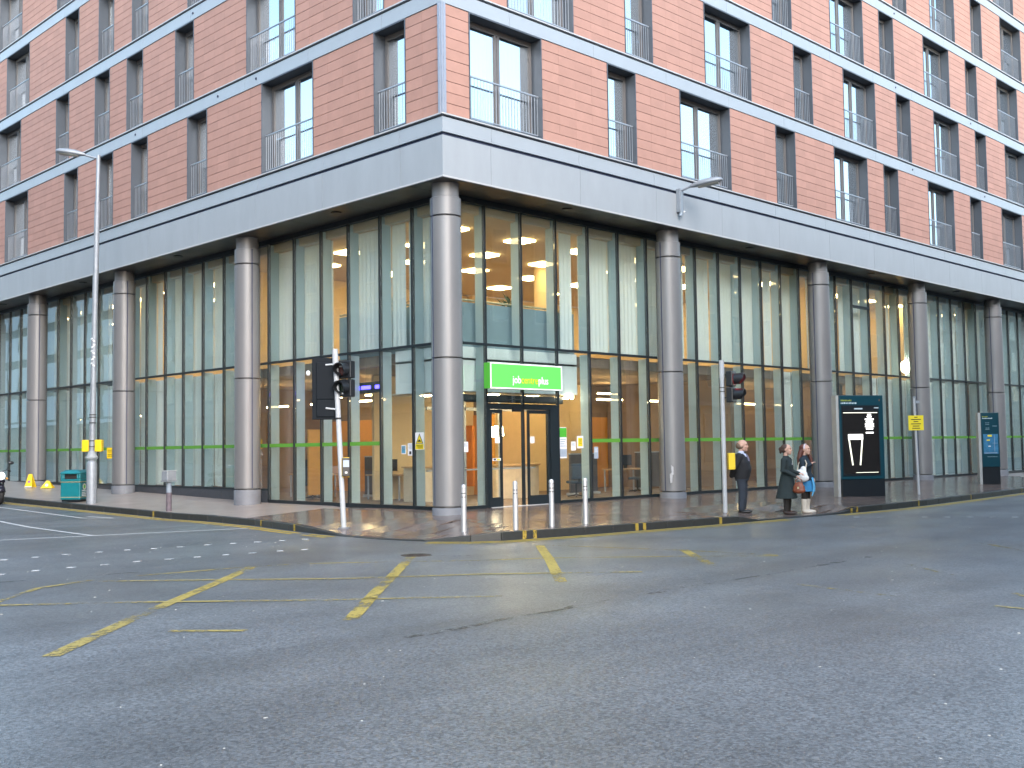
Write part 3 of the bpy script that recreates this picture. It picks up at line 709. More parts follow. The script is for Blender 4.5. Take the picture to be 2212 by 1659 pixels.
for side in SIDES:
    for i in range(20 if side == 'R' else 17, 40):
        UB[side].setdefault(i, [(.0, .6), (.7, 1)] if i % 3 else [(0.0, 1)]); LB[side].setdefault(i, [(.0, 1)] if i % 4 else [(.0, .7)])
def blind(side, a, b_, z0, z1, v):
    c = MB(); n_ = max(2, round((b_ - a) / .085)); w = (b_ - a) / n_; t_ = P3(side, 0, .004, 0)
    pts = [(a + i * w, v + (.007 if i % 2 else -.007) + .010 * math.sin(i * .55 + a)) for i in range(n_ + 1)]
    for (ua, va), (ub, vb) in zip(pts[:-1], pts[1:]):
        vs = [P3(side, ua, va, z0), P3(side, ub, vb, z0), P3(side, ub, vb, z1), P3(side, ua, va, z1)]
        vs += [(p_[0] + t_[0], p_[1] + t_[1], p_[2]) for p_ in vs]
        c.add(vs, [(0, 1, 2, 3), (7, 6, 5, 4), (0, 4, 5, 1), (2, 6, 7, 3)])
    return c.obj('vertical_blind', BLIND, B, recalc=False)
for side in SIDES:
    us = [1.24] + MU[side]
    for i, (a, b_) in enumerate(zip(us[:-1], us[1:])):
        a_ = a + .028; e = b_ - .028; z0 = sill(side, (a + b_) / 2)
        FB(side).b(a_, e, VG + .02, VG + .032, ZT + .026, 7.76).obj('glass_pane', GLASS, B)
        door_bay = side == 'R' and i in (1, 2)
        if not door_bay:
            gp = FB(side).b(a_, e, VG + .02, VG + .032, z0 + .01, ZT - .041).obj('glass_pane', GLASS, B)
            if (side == 'R' and i >= 4) or (side == 'L' and i >= 2):
                FB(side).b(a_, e, VG + .014, VG + .0195, 1.80, 1.90).obj('green_band', GREENB, gp)
            FB(side).b(b_ - .008, b_ + .008, VG + .08, VG + .36, z0, ZT - .06).obj('glass_fin', FIN, B)
        else:
            FB(side).b(a_, e, VG + .02, VG + .032, 2.80, ZT - .041).obj('glass_pane', GLASS, B)
        FB(side).b(b_ - .008, b_ + .008, VG + .08, VG + .36, ZT + .04, 7.75).obj('glass_fin', FIN, B)
        for f0, f1 in UB[side].get(i, []): blind(side, a + (b_ - a) * f0, a + (b_ - a) * f1, ZT + .05, 7.545, VG + .40)
        for f0, f1 in LB[side].get(i, []): blind(side, a + (b_ - a) * f0, a + (b_ - a) * f1, z0 + .02, ZT - .1, VG + .42)
# top-hung vent in a bay of the upper glazing
FB('R').b(21.14, 22.37, VG - .03, VG + .13, 6.72, 6.80).obj('vent_rail', MULL, B)

# --- interior
LR, LL = LEN['R'], LEN['L']
D = 12.0
part_obj(MB().box(1.3, LR, 1.3, D, .02, .2).box(1.3, D, D + .001, LL, .02, .2), 'ground_floor', CARPET)
part_obj(MB().box(1.75, LR, 1.75, D, 3.96, 4.2).box(1.75, D, D + .001, LL, 3.96, 4.2), 'upper_floor', CARPET)
part_obj(MB().box(1.3, LR, 1.3, D, 7.55, 7.929).box(1.3, D, D + .001, LL, 7.55, 7.929), 'interior_ceiling', CEIL)
part_obj(MB().box(1.62, LR, 1.62, D, 3.9, 3.955).box(1.62, D, D + .001, LL, 3.9, 3.955), 'interior_ceiling', BROWN)
part_obj(MB().box(D, LR, D + .01, D + .2, 4.2, 7.55).box(D + .01, D + .2, D + .21, LL, 4.2, 7.55), 'interior_wall', CREAM)
part_obj(MB().box(8, LR, 7.6, 7.8, .2, 2.75).box(7.6, 7.8, 6.5, LL, .2, 2.75), 'interior_wall', CREAMD)  # lower wall coloured as if lit amber
part_obj(MB().box(8, LR, 7.62, 7.8, 2.75, 3.9).box(7.62, 7.8, 6.5, LL, 2.75, 3.9), 'interior_wall', BROWN)  # dark brown upper wall stands for the unlit void above
part_obj(MB().box(8.0, 8.01, 7.81, D, .2, 3.9).box(8.02, D, D - .2, D, .2, 3.9), 'interior_wall', CREAM)
for u in (14.6, 22.0, 30, 38): part_obj(MB().box(u, u + .2, 2.2, 7.58, .2, 3.89), 'partition_wall', BROWN)
for u in (15.2, 23.5, 31): part_obj(MB().box(2.2, 7.58, u, u + .2, .2, 3.89), 'partition_wall', BROWN)
for u in (20.4, 29): part_obj(MB().box(u, u + .2, 2.0, D, 4.2, 7.54), 'partition_wall', CREAM)
for u in (12.3, 21): part_obj(MB().box(2.0, D, u, u + .2, 4.2, 7.54), 'partition_wall', CREAM)
part_obj(MB().box(3.6, 13.4, 7.3, 7.4, .2, 3.89), 'lobby_wall', CREAM)
# lobby bulkhead and upper parapet
part_obj(MB().box(1.62, 6.28, 1.62, 1.72, 3.12, 4.24).box(1.62, 1.72, 1.721, 3.8, 3.12, 4.24).box(6.18, 6.28, 1.721, 1.749, 3.12, 4.24).box(6.18, 6.28, 1.75, 4.2, 3.12, 3.89), 'bulkhead', WHITEP)
part_obj(MB().box(1.73, 6.17, 1.73, 4.2, 3.10, 3.14), 'lobby_ceiling', CEIL)
par = part_obj(MB().box(1.72, 6.3, 1.72, 1.78, 4.2, 5.38).box(1.72, 1.78, 1.781, 6.4, 4.2, 5.38), 'parapet', PARAP)
MB().ring([(1.75, 6.4, 5.44), (1.75, 1.75, 5.44), (6.3, 1.75, 5.44)], .03, 8).obj('handrail', GOLD, par)
ic = MB().cyl(9.6, 6.0, 4.2, 7.55, .32, n=24).cyl(5.5, 10, 4.2, 7.55, .3, n=20); 
part_obj(MB().cyl(9.6, 6.0, 4.2, 7.55, .30, n=24), 'interior_column', CREAM, smooth=40)
part_obj(MB().cyl(5.0, 9.0, 4.2, 7.55, .30, n=24), 'interior_column', CREAM, smooth=40)
lampm = MB().box(-.32, .32, -.32, .32, -.05, 0).mesh('ceiling_light', LAMP)
hood = None
for i in range(14):
    for j in range(4):
        for side in SIDES:
            u = 2.95 + i * 2.55; v = 3.0 + j * 2.3
            if side == 'L' and u < 11.8: continue
            if u > (36 if side == 'R' else 30) or (j > 1 and u > 20): continue
            o = link('ceiling_light', lampm, B); o.location = P3(side, u + (.8 if j % 2 else 0), v, 7.549)
sl_ = MB().box(-.6, .6, -.04, .04, -.05, 0).mesh('strip_light', emat('strip_lamp', (1, .70, .32), 13))
for i in range(13):
    for j in range(2):
        for side in SIDES:
            u = 7.9 + i * 2.6; v = 4.0 + j * 2.2
            if u > 34: continue
            o = link('strip_light', sl_, B); o.location = P3(side, u, v, 3.55 if j else 3.2); o.rotation_euler = (0, 0, 0 if side == 'R' else R(90))
dl = MB().cyl(0, 0, -.03, 0, .16, n=16).mesh('lobby_downlight', emat('downlight_lamp', (1, .76, .42), 26))
for x, y in [(2.4, 2.3), (3.6, 2.2), (5.2, 2.3), (2.3, 3.4), (4.2, 3.4), (5.6, 3.5)]:
    o = link('lobby_downlight', dl, B); o.location = (x, y, 3.098)
for x in (5.85, 6.05): part_obj(MB().ell((x, 1.62, 3.06), (.07, .05, .07)), 'spotlight', LAMPW, smooth=60)
part_obj(MB().ell((26.15, 1.5, 4.72), (.3, .2, .26)), 'glowing_globe', LAMPW, smooth=60)  # white emissive ball just behind the glass
for side, u, v, z in [('L', 4.3, 5.5, 2.0), ('L', 5.1, 6.6, 2.05)]:
    x, y, z = P3(side, u, v, z); MB().lathe(x, y, [(.16, z), (.12, z + .3)], 14).obj('wall_lamp', LAMPW, B)
part_obj(MB().box(1.9, 5.8, 1.72, 1.78, 2.86, 3.05), 'lobby_header', MULL)
# coloured wall panels and screens far inside
for (x0, x1, y0, y1, z0, z1, c, nm) in [(6.9, 7.0, 6.6, 8.2, .5, 2.4, (.72, .22, .03), 'orange_panel'), (7.5, 7.59, 9.0, 9.8, 1.2, 2.6, (.7, .6, .03), 'yellow_panel'),
                                        (10.6, 11.5, 7.5, 7.59, 2.1, 2.7, (.7, .5, .02), 'yellow_panel'), (17.2, 18.2, 7.5, 7.59, 2.1, 2.7, (.7, .55, .02), 'yellow_panel'), (1.9, 2.6, 8.2, 8.26, .4, 2.3, (.62, .30, .06), 'amber_panel'),
                                        (8.6, 9.3, 7.5, 7.59, 1.4, 2.4, (.40, .16, .07), 'amber_panel')]:
    part_obj(MB().box(x0, x1, y0, y1, z0, z1), nm, mat('%s_paint_%d' % (nm, int(c[0] * 100)), c, .6, emit=c, es=.0))

# --- entrance
door = part_obj(FB('R').b(2.37, 4.62, VG - .02, VG + .14, 2.66, 2.80), 'entrance_door', MULL)
for (a, b_) in ((2.372, 2.44), (4.62, 4.915)): FB('R').b(a, b_, VG - .025, VG + .15, .2, 2.66 if a < 3 else 2.80).obj('door_frame', MULL, door)
def leaf(a, b_, v):
    o = FB('R').b(a, b_, v, v + .05, .225, .46).b(a, b_, v, v + .05, 2.56, 2.65).b(a, a + .06, v, v + .05, .46, 2.56).b(b_ - .06, b_, v, v + .05, .46, 2.56).obj('door_leaf', MULL, door)
    FB('R').b(a + .06, b_ - .06, v + .02, v + .03, .46, 2.56).obj('door_glass', DGLASS, o)
    return o
leaf(2.45, 2.88, VG + .0); leaf(3.80, 4.61, VG + .0)
FB('R').b(2.45, 4.61, VG - .06, VG + .12, .195, .224).obj('threshold', LEDGE, door)
FB('R').b(3.2, 3.5, VG - .08, VG - .021, 2.60, 2.72).obj('door_sensor', BLACKP, door)
# inner lobby screen
inner = part_obj(FB('R').b(3.3, 3.36, 3.0, 3.06, .2, 3.09).b(2.0, 6.0, 3.0, 3.05, 1.10, 1.14).b(2.0, 6.0, 3.0, 3.05, 2.7, 2.78).b(4.6, 4.66, 3.0, 3.06, .2, 3.09), 'lobby_screen', POLEP)

# ------------------------------------------------------------------ sign and notices on the front
sg = thing('shop_sign', 'bright green entrance sign with white and yellow lettering over the glass doors', 'sign', (1.96, .70, 3.14))
MB().box(0, 2.56, -.12, .10, 0, .63).obj('sign_box', GRNS, sg)
MB().box(.03, 2.53, -.128, -.121, .03, .60).obj('sign_face', GRN, sg)
for a in [(0, 2.56, .603, .63), (0, 2.56, 0, .027), (0.0, .027, .0275, .6025), (2.533, 2.56, .0275, .6025)]: MB().box(a[0], a[1], -.135, -.1205, a[2], a[3]).obj('sign_border', SIGNW, sg)
for bx in (.3, 2.2): MB().box(bx, bx + .06, .101, .40, .2, .26).obj('sign_bracket', MULL, sg)
def txt_w(t, s): 
    me = text_mesh(t, s, .0); w = max(v.co.x for v in me.vertices); bpy.data.meshes.remove(me); return w
tx = .76; ts = .27; xs_ = .86
for t, mt in (('job', SIGNW), ('centre', SIGNY), ('plus', SIGNW)):
    lettering('lettering', t, ts, basis((tx, -.132, .145), (1, 0, 0)), mt, sg, xs=xs_, ext=.004); tx += txt_w(t, ts) * xs_ + .012
PBLUE = mat('poster_blue', (.10, .30, .42), .5); PGREY = mat('poster_grey', (.36, .42, .50), .5)
def notice(name, label, side, u0, u1, z0, z1, blocks, v=VG + .012, base=WHITE):
    o = thing(name, label, 'notice', P3(side, u0, v, z0)); w = u1 - u0; h = z1 - z0
    FB(side).b(0, w, -.006, 0, 0, h).obj('sheet', base, o)
    for (a, b_, c, d_, m_) in blocks: FB(side).b(a * w, b_ * w, -.0095, -.0062, c * h, d_ * h).obj('print', m_, o)
    return o
lines = lambda z0, n_, m_, a=.12, b_=.88, dz=.07: [(a, b_ - .1 * (i % 3), z0 - i * dz - .03, z0 - i * dz, m_) for i in range(n_)]
wn_ = notice('warning_notice', 'white and yellow warning triangle notice on the glass left of the corner column', 'L', 2.10, 2.43, 1.67, 2.10, [(.04, .96, .03, .34, YELD)] + lines(.27, 3, INK))
tri = MB(); s_ = 'L'
def tri_prism(w, z0, h, v0, v1, cx):
    a = [P3('L', cx - w / 2, v0, z0), P3('L', cx + w / 2, v0, z0), P3('L', cx, v0, z0 + h), P3('L', cx - w / 2, v1, z0), P3('L', cx + w / 2, v1, z0), P3('L', cx, v1, z0 + h)]
    return MB().add(a, [(0, 1, 2), (5, 4, 3), (0, 3, 4, 1), (1, 4, 5, 2), (2, 5, 3, 0)])
tri_prism(.28, .155, .25, -.0095, -.0062, .165).obj('triangle_border', INK, wn_); tri_prism(.225, .168, .20, -.012, -.0097, .165).obj('triangle', YELD, wn_)
FB('L').b(.10, .23, -.014, -.0122, .20, .225).obj('hand_symbol', INK, wn_); FB('L').b(.13, .2, -.014, -.0122, .225, .25).obj('hand_symbol', INK, wn_)
notice('window_notice', 'pale blue notice on the glass beside a white sheet near the warning triangle', 'L', 2.80, 2.98, 1.57, 1.79, [(.1, .9, .1, .9, PBLUE)] + lines(.8, 4, WHITE))
notice('window_notice', 'white sheet with dark print on the glass beside the blue notice', 'L', 2.53, 2.72, 1.53, 1.84, lines(.9, 6, PGREY) + [(.3, .7, .1, .35, INK)])
notice('window_notice', 'tall green headed notice on the glass right of the entrance door', 'R', 4.99, 5.27, 1.39, 2.21, [(0.02, .98, .68, .98, GRNS), (.02, .98, .05, .3, PGREY)] + lines(.62, 4, PGREY))
notice('window_notice', 'yellow notice with white edge on the glass right of the entrance', 'R', 5.69, 5.94, 1.65, 1.98, [(.15, .85, .15, .85, YELD)] + lines(.7, 4, INK, .3, .75, .1))
notice('window_notice', 'plain white sheet on the glass beside the yellow notice', 'R', 5.45, 5.63, 1.59, 1.83, lines(.85, 5, PGREY))
notice('window_notice', 'white sheet on the narrow glass between corner column and entrance door', 'R', 1.53, 1.71, 1.60, 1.85, lines(.85, 5, PGREY))
notice('door_sticker', 'small white sticker on the left door leaf', 'R', 2.61, 2.77, 1.81, 1.97, lines(.8, 3, PGREY, dz=.2), v=VG - .003)
notice('door_sticker', 'small white sticker on the right door leaf', 'R', 3.87, 4.02, 1.80, 1.97, lines(.8, 3, PGREY, dz=.2), v=VG - .003)
notice('door_sticker', 'yellow and black strip sticker low on the left door leaf', 'R', 2.52, 2.80, 1.37, 1.43, [(.1, .4, .2, .8, INK), (.5, .9, .2, .8, YELD)], v=VG - .003)
notice('window_notice', 'grey card on the glass two bays right of the entrance under the green band', 'R', 6.38, 6.55, 1.36, 1.68, lines(.85, 5, WHITE), base=PGREY)
# torn paper and yellow tag on columns
pp = thing('torn_paper', 'torn white paper stuck low on the steel column right of the entrance', 'paper', (8.74, .34, .62))
pb = MB(); pl = [(0, 0), (.06, .02), (.08, .3), (.13, .34), (.11, .62), (.03, .68), (.05, .4), (-.02, .33), (-.01, .12)]
pb.add([(x, -.02 * math.sin(x * 20), z) for x, z in pl] + [(x, .006 - .02 * math.sin(x * 20), z) for x, z in pl], [tuple(range(9)), tuple(range(9, 18))[::-1]] + [(i, (i + 1) % 9, 9 + (i + 1) % 9, 9 + i) for i in range(9)])
pp.scale = (.8, .8, .75); po = pb.obj('torn_sheet', mat('torn_paper_grey', (.42, .42, .43), .8, var=.3, scale=14), pp); po.rotation_euler = (0, 0, R(-40))
yt = thing('column_notice', 'small yellow parking notice strapped to the steel column behind the street lamp', 'notice', (.185, 17.42, 1.52), R(-60))
MB().box(-.13, .13, -.02, 0, 0, .36).obj('notice_plate', YEL, yt)
for z in (.07, .13, .21, .27): MB().box(-.10, .10, -.023, -.0202, z, z + .02).obj('print_line', INK, yt)

# ------------------------------------------------------------------ LED sign and furniture inside
LED = emat('led_blue', (.08, .06, 1.0), 2.2)
led = thing('led_sign', 'row of blurred blue LED characters hanging inside the left ground floor glazing', 'sign', (2.0, 4.8, 3.30))
MB().box(-.03, .05, 0, 3.1, -.06, .24).obj('led_housing', BLACKP, led)
random.seed(3); yy = .12
while yy < 2.9:
    w = random.choice([.12, .2, .3, .42]); MB().box(-.04, -.0305, yy, yy + w, .02 + random.uniform(0, .04), .14 + random.uniform(0, .04)).obj('led_text', LED, led); yy += w + random.choice([.07, .1, .2])
WOOD = mat('desk_wood', (.50, .33, .17), .45, var=.12); CHAIRF = mat('chair_fabric', (.05, .07, .10), .8)
def counter(x, y, label):
    t = thing('reception_counter', label, 'counter', (x, y, .2))
    pts = [(-.9 + 1.8 * i / 10, .35 * math.sin(math.pi * i / 10)) for i in range(11)]
    body = [(a, -b_ - .0) for a, b_ in pts] + [(a, -b_ + .5) for a, b_ in pts[::-1]]
    MB().prism(body, 0, .95).obj('counter_body', mat('counter_panel', (.62, .52, .38), .4), t)
    top = [(a * 1.04, -b_ - .05) for a, b_ in pts] + [(a * 1.04, -b_ + .55) for a, b_ in pts[::-1]]
    MB().prism(top, .951, 1.0).obj('counter_top', WOOD, t)
counter(4.3, 5.2, 'curved pale reception counter seen through the entrance door'); counter(6.9, 4.6, 'curved pale counter seen through the glass right of the entrance')
def desk(x, y, rot, label):
    t = thing('desk', label, 'desk', (x, y, .2), rot)
    MB().box(-.8, .8, -.4, .4, .71, .75).obj('desk_top', WOOD, t)
    for sx in (-.76, .72):
        for sy in (-.36, .32): MB().box(sx, sx + .04, sy, sy + .04, 0, .709).obj('leg', POLEP, t)
    m_ = MB().box(-.3, .3, .05, .08, .85, 1.2).obj('monitor', BLACKP, t); MB().box(-.05, .05, .04, .1, .7505, .849).obj('monitor_stand', BLACKP, t)
desk(4.2, 7.2, R(90), 'wooden desk with monitor inside the glazing left of the corner'); desk(11.8, 4.4, 0, 'wooden desk with monitor inside the glazing behind the right traffic signal'); desk(3.9, 10.9, R(90), 'wooden desk with monitor inside the glazing left of the second column')
def chair(x, y, rot, label):
    t = thing('office_chair', label, 'chair', (x, y, .2), rot)
    bevel(MB().box(-.24, .24, -.24, .24, .42, .50).obj('seat', CHAIRF, t), .03)
    bevel(MB().box(-.22, .22, .22, .28, .55, 1.0).obj('backrest', CHAIRF, t), .025)
    MB().box(-.03, .03, .235, .265, .46, .56).obj('back_bracket', BLACKP, t); MB().cyl(0, 0, .08, .42, .03, n=10).obj('stem', BLACKP, t)
    for i in range(5):
        a = 2 * math.pi * i / 5; MB().ring([(0, 0, .09), (.27 * math.cos(a), .27 * math.sin(a), .05)], .02, 6).obj('leg', BLACKP, t)
chair(4.9, 6.6, R(60), 'dark office chair by the desk inside the glazing left of the corner column'); chair(11.2, 3.5, R(200), 'dark office chair in front of the desk behind the right traffic signal')
chair(7.6, 2.9, R(150), 'dark office chair inside the second pane right of the entrance'); chair(3.0, 9.6, R(20), 'dark office chair by the desk left of the second steel column'); chair(16.3, 3.0, R(170), 'dark office chair behind the glazing above the two women')
SCRN = mat('screen_fabric', (.10, .085, .08), .9, var=.15)
for (x, y, rot, lab) in ((13.6, 4.8, 0, 'low dark office screen behind the desk beyond the man in the suit'), (4.9, 8.6, R(90), 'low dark office screen inside the glazing behind the left traffic signal'), (9.4, 4.2, R(12), 'low dark office screen inside the glazing behind the steel column right of the entrance')):
    t = thing('office_screen', lab, 'screen', (x, y, .2), rot); MB().box(-.85, .85, -.03, .03, .08, 1.25).obj('screen_panel', SCRN, t); MB().box(-.87, .87, -.035, .035, 1.251, 1.29).obj('screen_rail', POLEP, t)
    for sx in (-.7, .7): MB().box(sx - .03, sx + .03, -.2, .2, 0, .079).obj('foot', POLEP, t)
def plant(x, y, z, label):
    t = thing('potted_plant', label, 'plant', (x, y, z)); MB().lathe(0, 0, [(.12, 0), (.17, .3), (.15, .3), (.14, .27)], 14).obj('pot', mat('pot_clay', (.2, .12, .08), .7), t, smooth=30)
    MB().cyl(0, 0, .2, .62, .02, n=7).obj('stem', mat('stem_green', (.06, .10, .03), .7), t)
    b = MB()
    for i in range(26):
        a = random.random() * 6.28; e = random.uniform(.2, 1.3); L = random.uniform(.35, .75); h0 = random.uniform(.35, .65)
        p0 = Vector((0, 0, h0)); d_ = Vector((math.cos(a) * math.cos(e), math.sin(a) * math.cos(e), math.sin(e))); s_ = Vector((-math.sin(a), math.cos(a), 0)) * .045
        p1 = p0 + d_ * L * .55; p2 = p0 + d_ * L + Vector((0, 0, -.15 * L))
        b.add([p0, p1 + s_, p2, p1 - s_, p1 + Vector((0, 0, -.01))], [(0, 1, 2, 3)])
    b.obj('leaves', mat('leaf_green', (.05, .12, .035), .6, var=.3), t, recalc=False)
plant(2.6, 4.9, 4.95, 'leafy plant at the upper window left of the corner column'); plant(4.5, 2.4, 4.9, 'small plant behind the upper parapet right of the corner column')

# ------------------------------------------------------------------ street lamp (left) and bracket lamp (right)
def lamp_head(parent, o, dirv, M_):
    d_ = Vector(dirv).normalized(); s_ = d_.cross(Vector((0, 0, 1))).normalized(); n_ = s_.cross(d_)
    prof = [(0, .05, .05), (.1, .09, .08), (.3, .155, .12), (.55, .18, .13), (.78, .155, .11), (.9, .085, .07), (.93, .02, .02)]
    b = MB(); nn = 16
    for t, w, h in prof:
        for j in range(nn):
            a = 2 * math.pi * j / nn; hh = h if math.sin(a) > 0 else h * .55
            b.v.append(tuple(Vector(o) + d_ * t + s_ * math.cos(a) * w + n_ * math.sin(a) * hh))
    for i in range(len(prof) - 1):
        for j in range(nn): b.f.append((i * nn + j, i * nn + (j + 1) % nn, (i + 1) * nn + (j + 1) % nn, (i + 1) * nn + j)); b.mi.append(0)
    b.f.append(tuple(range(nn))); b.f.append(tuple(range(6 * nn, 7 * nn))); b.mi += [0, 0]
    hd = b.obj('lamp_head', GALV, parent, smooth=50)
    b = MB()
    for t, w in ((.22, .09), (.4, .13), (.6, .14), (.8, .10)):
        for j in range(10):
            a = 2 * math.pi * j / 10; b.v.append(tuple(Vector(o) + d_ * t + s_ * math.cos(a) * w - n_ * (.066 + (.03 if math.sin(a) < 0 else -.02) * abs(math.sin(a)))))
    for i in range(3):
        for j in range(10): b.f.append((i * 10 + j, i * 10 + (j + 1) % 10, (i + 1) * 10 + (j + 1) % 10, (i + 1) * 10 + j)); b.mi.append(0)
    b.f += [tuple(range(10)), tuple(range(30, 40))]; b.mi += [0, 0]
    b.obj('lamp_glass', mat('lamp_diffuser', (.42, .42, .38), .3), parent, smooth=50)
lx, ly = -1.77, 14.44; lz = pz(lx, ly)
sl2 = thing('street_lamp', 'tall galvanised street lamp with yellow boxes on its post beside the teal bin', 'street lamp', (lx, ly, lz))
MB().lathe(0, 0, [(.155, -.1), (.155, 1.18), (.14, 1.24), (.095, 1.3)], 20).obj('lamp_base', GALV, sl2, smooth=40)
tilt = Vector((.065, -.055, 0))
MB().ring([(0, 0, 1.25), (.03, -.03, 5), (.08, -.07, 9.35)], [.095, .088, .08], 16).obj('pole', GALV, sl2, smooth=40)
MB().ring([(.08, -.07, 9.3), (.095, -.085, 10.83)], [.062, .058], 14).obj('pole_top', mat('pole_top_paint', (.30, .34, .38), .5, metal=.3), sl2, smooth=40)
hd = Vector((-.70, .66, .28)).normalized(); p0 = Vector((.095, -.085, 10.72))
MB().ring([p0, p0 + hd * .2 + Vector((0, 0, -.02)), p0 + hd * .5], [.035, .032, .035], 10).obj('bracket_arm', GALV, sl2, smooth=40)
hd2 = Vector((-.70, .66, .13)).normalized(); lamp_head(sl2, p0 + hd * .42, hd2, None)
for an, lab in ((R(-45), 1), (R(135), 2)):
    c_ = Vector((.015, -.015, 0)) + Vector((math.cos(an), math.sin(an), 0)) * .20; M_ = Matrix.Translation(c_) @ Matrix.Rotation(R(45), 4, 'Z')
    bx = MB().box(-.105, .105, -.10, .10, 1.58, 1.94, M=Matrix.Translation(c_) @ Matrix.Rotation(an, 4, 'Z')); bevel(bx.obj('yellow_box', YEL, sl2), .015)
for z in (1.72, 1.9, 2.45, 2.62, 2.7): MB().ring([(.012, -.012, z), (.012, -.012, z + .025)], .104, 16).obj('strap', INK, sl2)
MB().lathe(0, 0, [(.11, 1.32), (.17, 1.36), (.19, 1.40), (.15, 1.46), (.12, 1.55), (.10, 1.6)], 14).obj('plastic_wrap', fabric('clear_plastic', (.6, .65, .68), .3, .45), sl2, smooth=50)
gr = MB(); ang = R(-135)
for i in range(5):    # white scrawl on the post
    z = 4.2 + i * .19; M_ = Matrix.Translation((.03, -.03, z)) @ Matrix.Rotation(ang, 4, 'Z')
    gr.box(.086, .094, -.042, .04, .02, .06, M=M_ @ Matrix.Rotation(R(28 if i % 2 else -35), 4, 'X')).box(.086, .0935, -.035, .035, .09, .125, M=M_ @ Matrix.Rotation(R(-20 if i % 2 else 24), 4, 'X'))
gr.obj('graffiti', WHITE, sl2)

wlp = thing('wall_lamp', 'grey street lamp head on a bracket fixed to the metal fascia', 'street lamp', (8.9, -.03, 8.22))
bevel(MB().box(-.09, .09, -.14, 0, .1, .78).obj('bracket_plate', GALV, wlp), .012)
MB().cyl(0, -.09, 0, .8, .055, n=14).obj('bracket_tube', mat('bracket_grey', (.30, .36, .42), .5, metal=.3), wlp, smooth=40)
wd = Vector((.25, -.95, .28)).normalized(); p0 = Vector((0, -.11, .72))
MB().ring([p0, p0 + wd * .35], [.03, .03], 10).obj('bracket_arm', GALV, wlp, smooth=40)
lamp_head(wlp, p0 + wd * .3, Vector((.42, -.9, .13)).normalized(), None)
MB().ell((.09, -.15, .12), (.03, .03, .03)).obj('lamp_sensor', WHITE, wlp, smooth=60)

# ------------------------------------------------------------------ litter bin
bn = thing('litter_bin', 'teal litter bin with gold bands and a white crest beside the street lamp', 'bin', (-1.72, 15.72, pz(-1.72, 15.72)), R(38))
body = bevel(MB().box(-.33, .33, -.33, .33, .06, .60).box(-.33, .33, -.33, .33, .62, .70).box(-.33, .33, -.33, -.25, .70, .86).box(-.33, .33, .25, .33, .70, .86).box(-.33, -.28, -.25, -.2, .70, .86).box(.28, .33, -.25, -.2, .70, .86).box(-.33, -.28, .2, .25, .70, .86).box(.28, .33, .2, .25, .70, .86).obj('bin_body', TEALBIN, bn), .03)
MB().box(-.30, .30, -.30, .30, 0, .06).obj('bin_foot', TBLACK, bn)
MB().box(-.26, .26, -.24, .24, .701, .855).obj('bin_slot', INK, bn)
lid = MB(); lid.add([(-.35, -.35, .861), (.35, -.35, .861), (.35, .35, .861), (-.35, .35, .861), (-.35, -.35, .90), (.35, -.35, .90), (.35, .35, .90), (-.35, .35, .90), (-.22, -.22, .99), (.22, -.22, .99), (.22, .22, .99), (-.22, .22, .99)],
    [(3, 2, 1, 0), (0, 1, 5, 4), (1, 2, 6, 5), (2, 3, 7, 6), (3, 0, 4, 7), (4, 5, 9, 8), (5, 6, 10, 9), (6, 7, 11, 10), (7, 4, 8, 11), (8, 9, 10, 11)])
bevel(lid.obj('bin_lid', TEALBIN, bn), .02)
for z in (.13, .605): MB().box(-.337, .337, -.337, .337, z, z + .018).obj('bin_band', GOLD, bn)
# crest on the face that looks down the pavement
FM = basis((0, -.335, 0), (1, 0, 0))
def disc(r, z0, z1, n_=24): return MB().prism([(r * math.cos(2 * math.pi * i / n_), r * math.sin(2 * math.pi * i / n_)) for i in range(n_)], z0, z1)
for ang_, nm in ((R(90), 'a'),):
    Q = Matrix.Rotation(R(-90), 4, 'Z') if False else Matrix.Identity(4)
    c_ = disc(.10, 0, .004).obj('crest', mat('crest_cream', (.62, .58, .45), .5), bn); c_.matrix_local = basis((-.08, -.332, .46), (1, 0, 0))
    c_ = disc(.055, .0042, .007).obj('crest_mark', GRNS, bn); c_.matrix_local = basis((-.08, -.332, .46), (1, 0, 0))
    for i, z in enumerate((.33, .275, .22, .175)): MB().box(-.22, .06 - .03 * (i % 2), -.3365, -.3305, z, z + .022).obj('crest_text_line', WHITE, bn)

# ------------------------------------------------------------------ small post, cones, bollards
ps = thing('ticket_post', 'short grey post with a square box on top by the left kerb', 'post', (-1.65, 9.75, pz(-1.65, 9.75)), R(12))
MB().cyl(0, 0, -.05, .5, .075, .075, n=16).obj('post_shaft_foot', mat('post_rust', (.12, .10, .12), .7, var=.3, scale=12), ps, smooth=40)
MB().cyl(0, 0, .5, .82, .073, .073, n=16).obj('post_shaft', mat('post_blue_grey', (.22, .27, .33), .5, var=.15), ps, smooth=40)
bevel(MB().box(-.16, .16, -.12, .12, .83, 1.09).obj('post_box', GALV, ps), .02)
MB().box(-.175, .175, -.135, .135, .80, .829).obj('post_flange', GALV, ps)
MB().box(-.165, .165, -.125, .125, 1.091, 1.11).obj('post_cap', POLEP, ps)
PUR = mat('cone_print', (.30, .12, .25), .6); CW = mat('cone_white', (.7, .68, .6), .6)
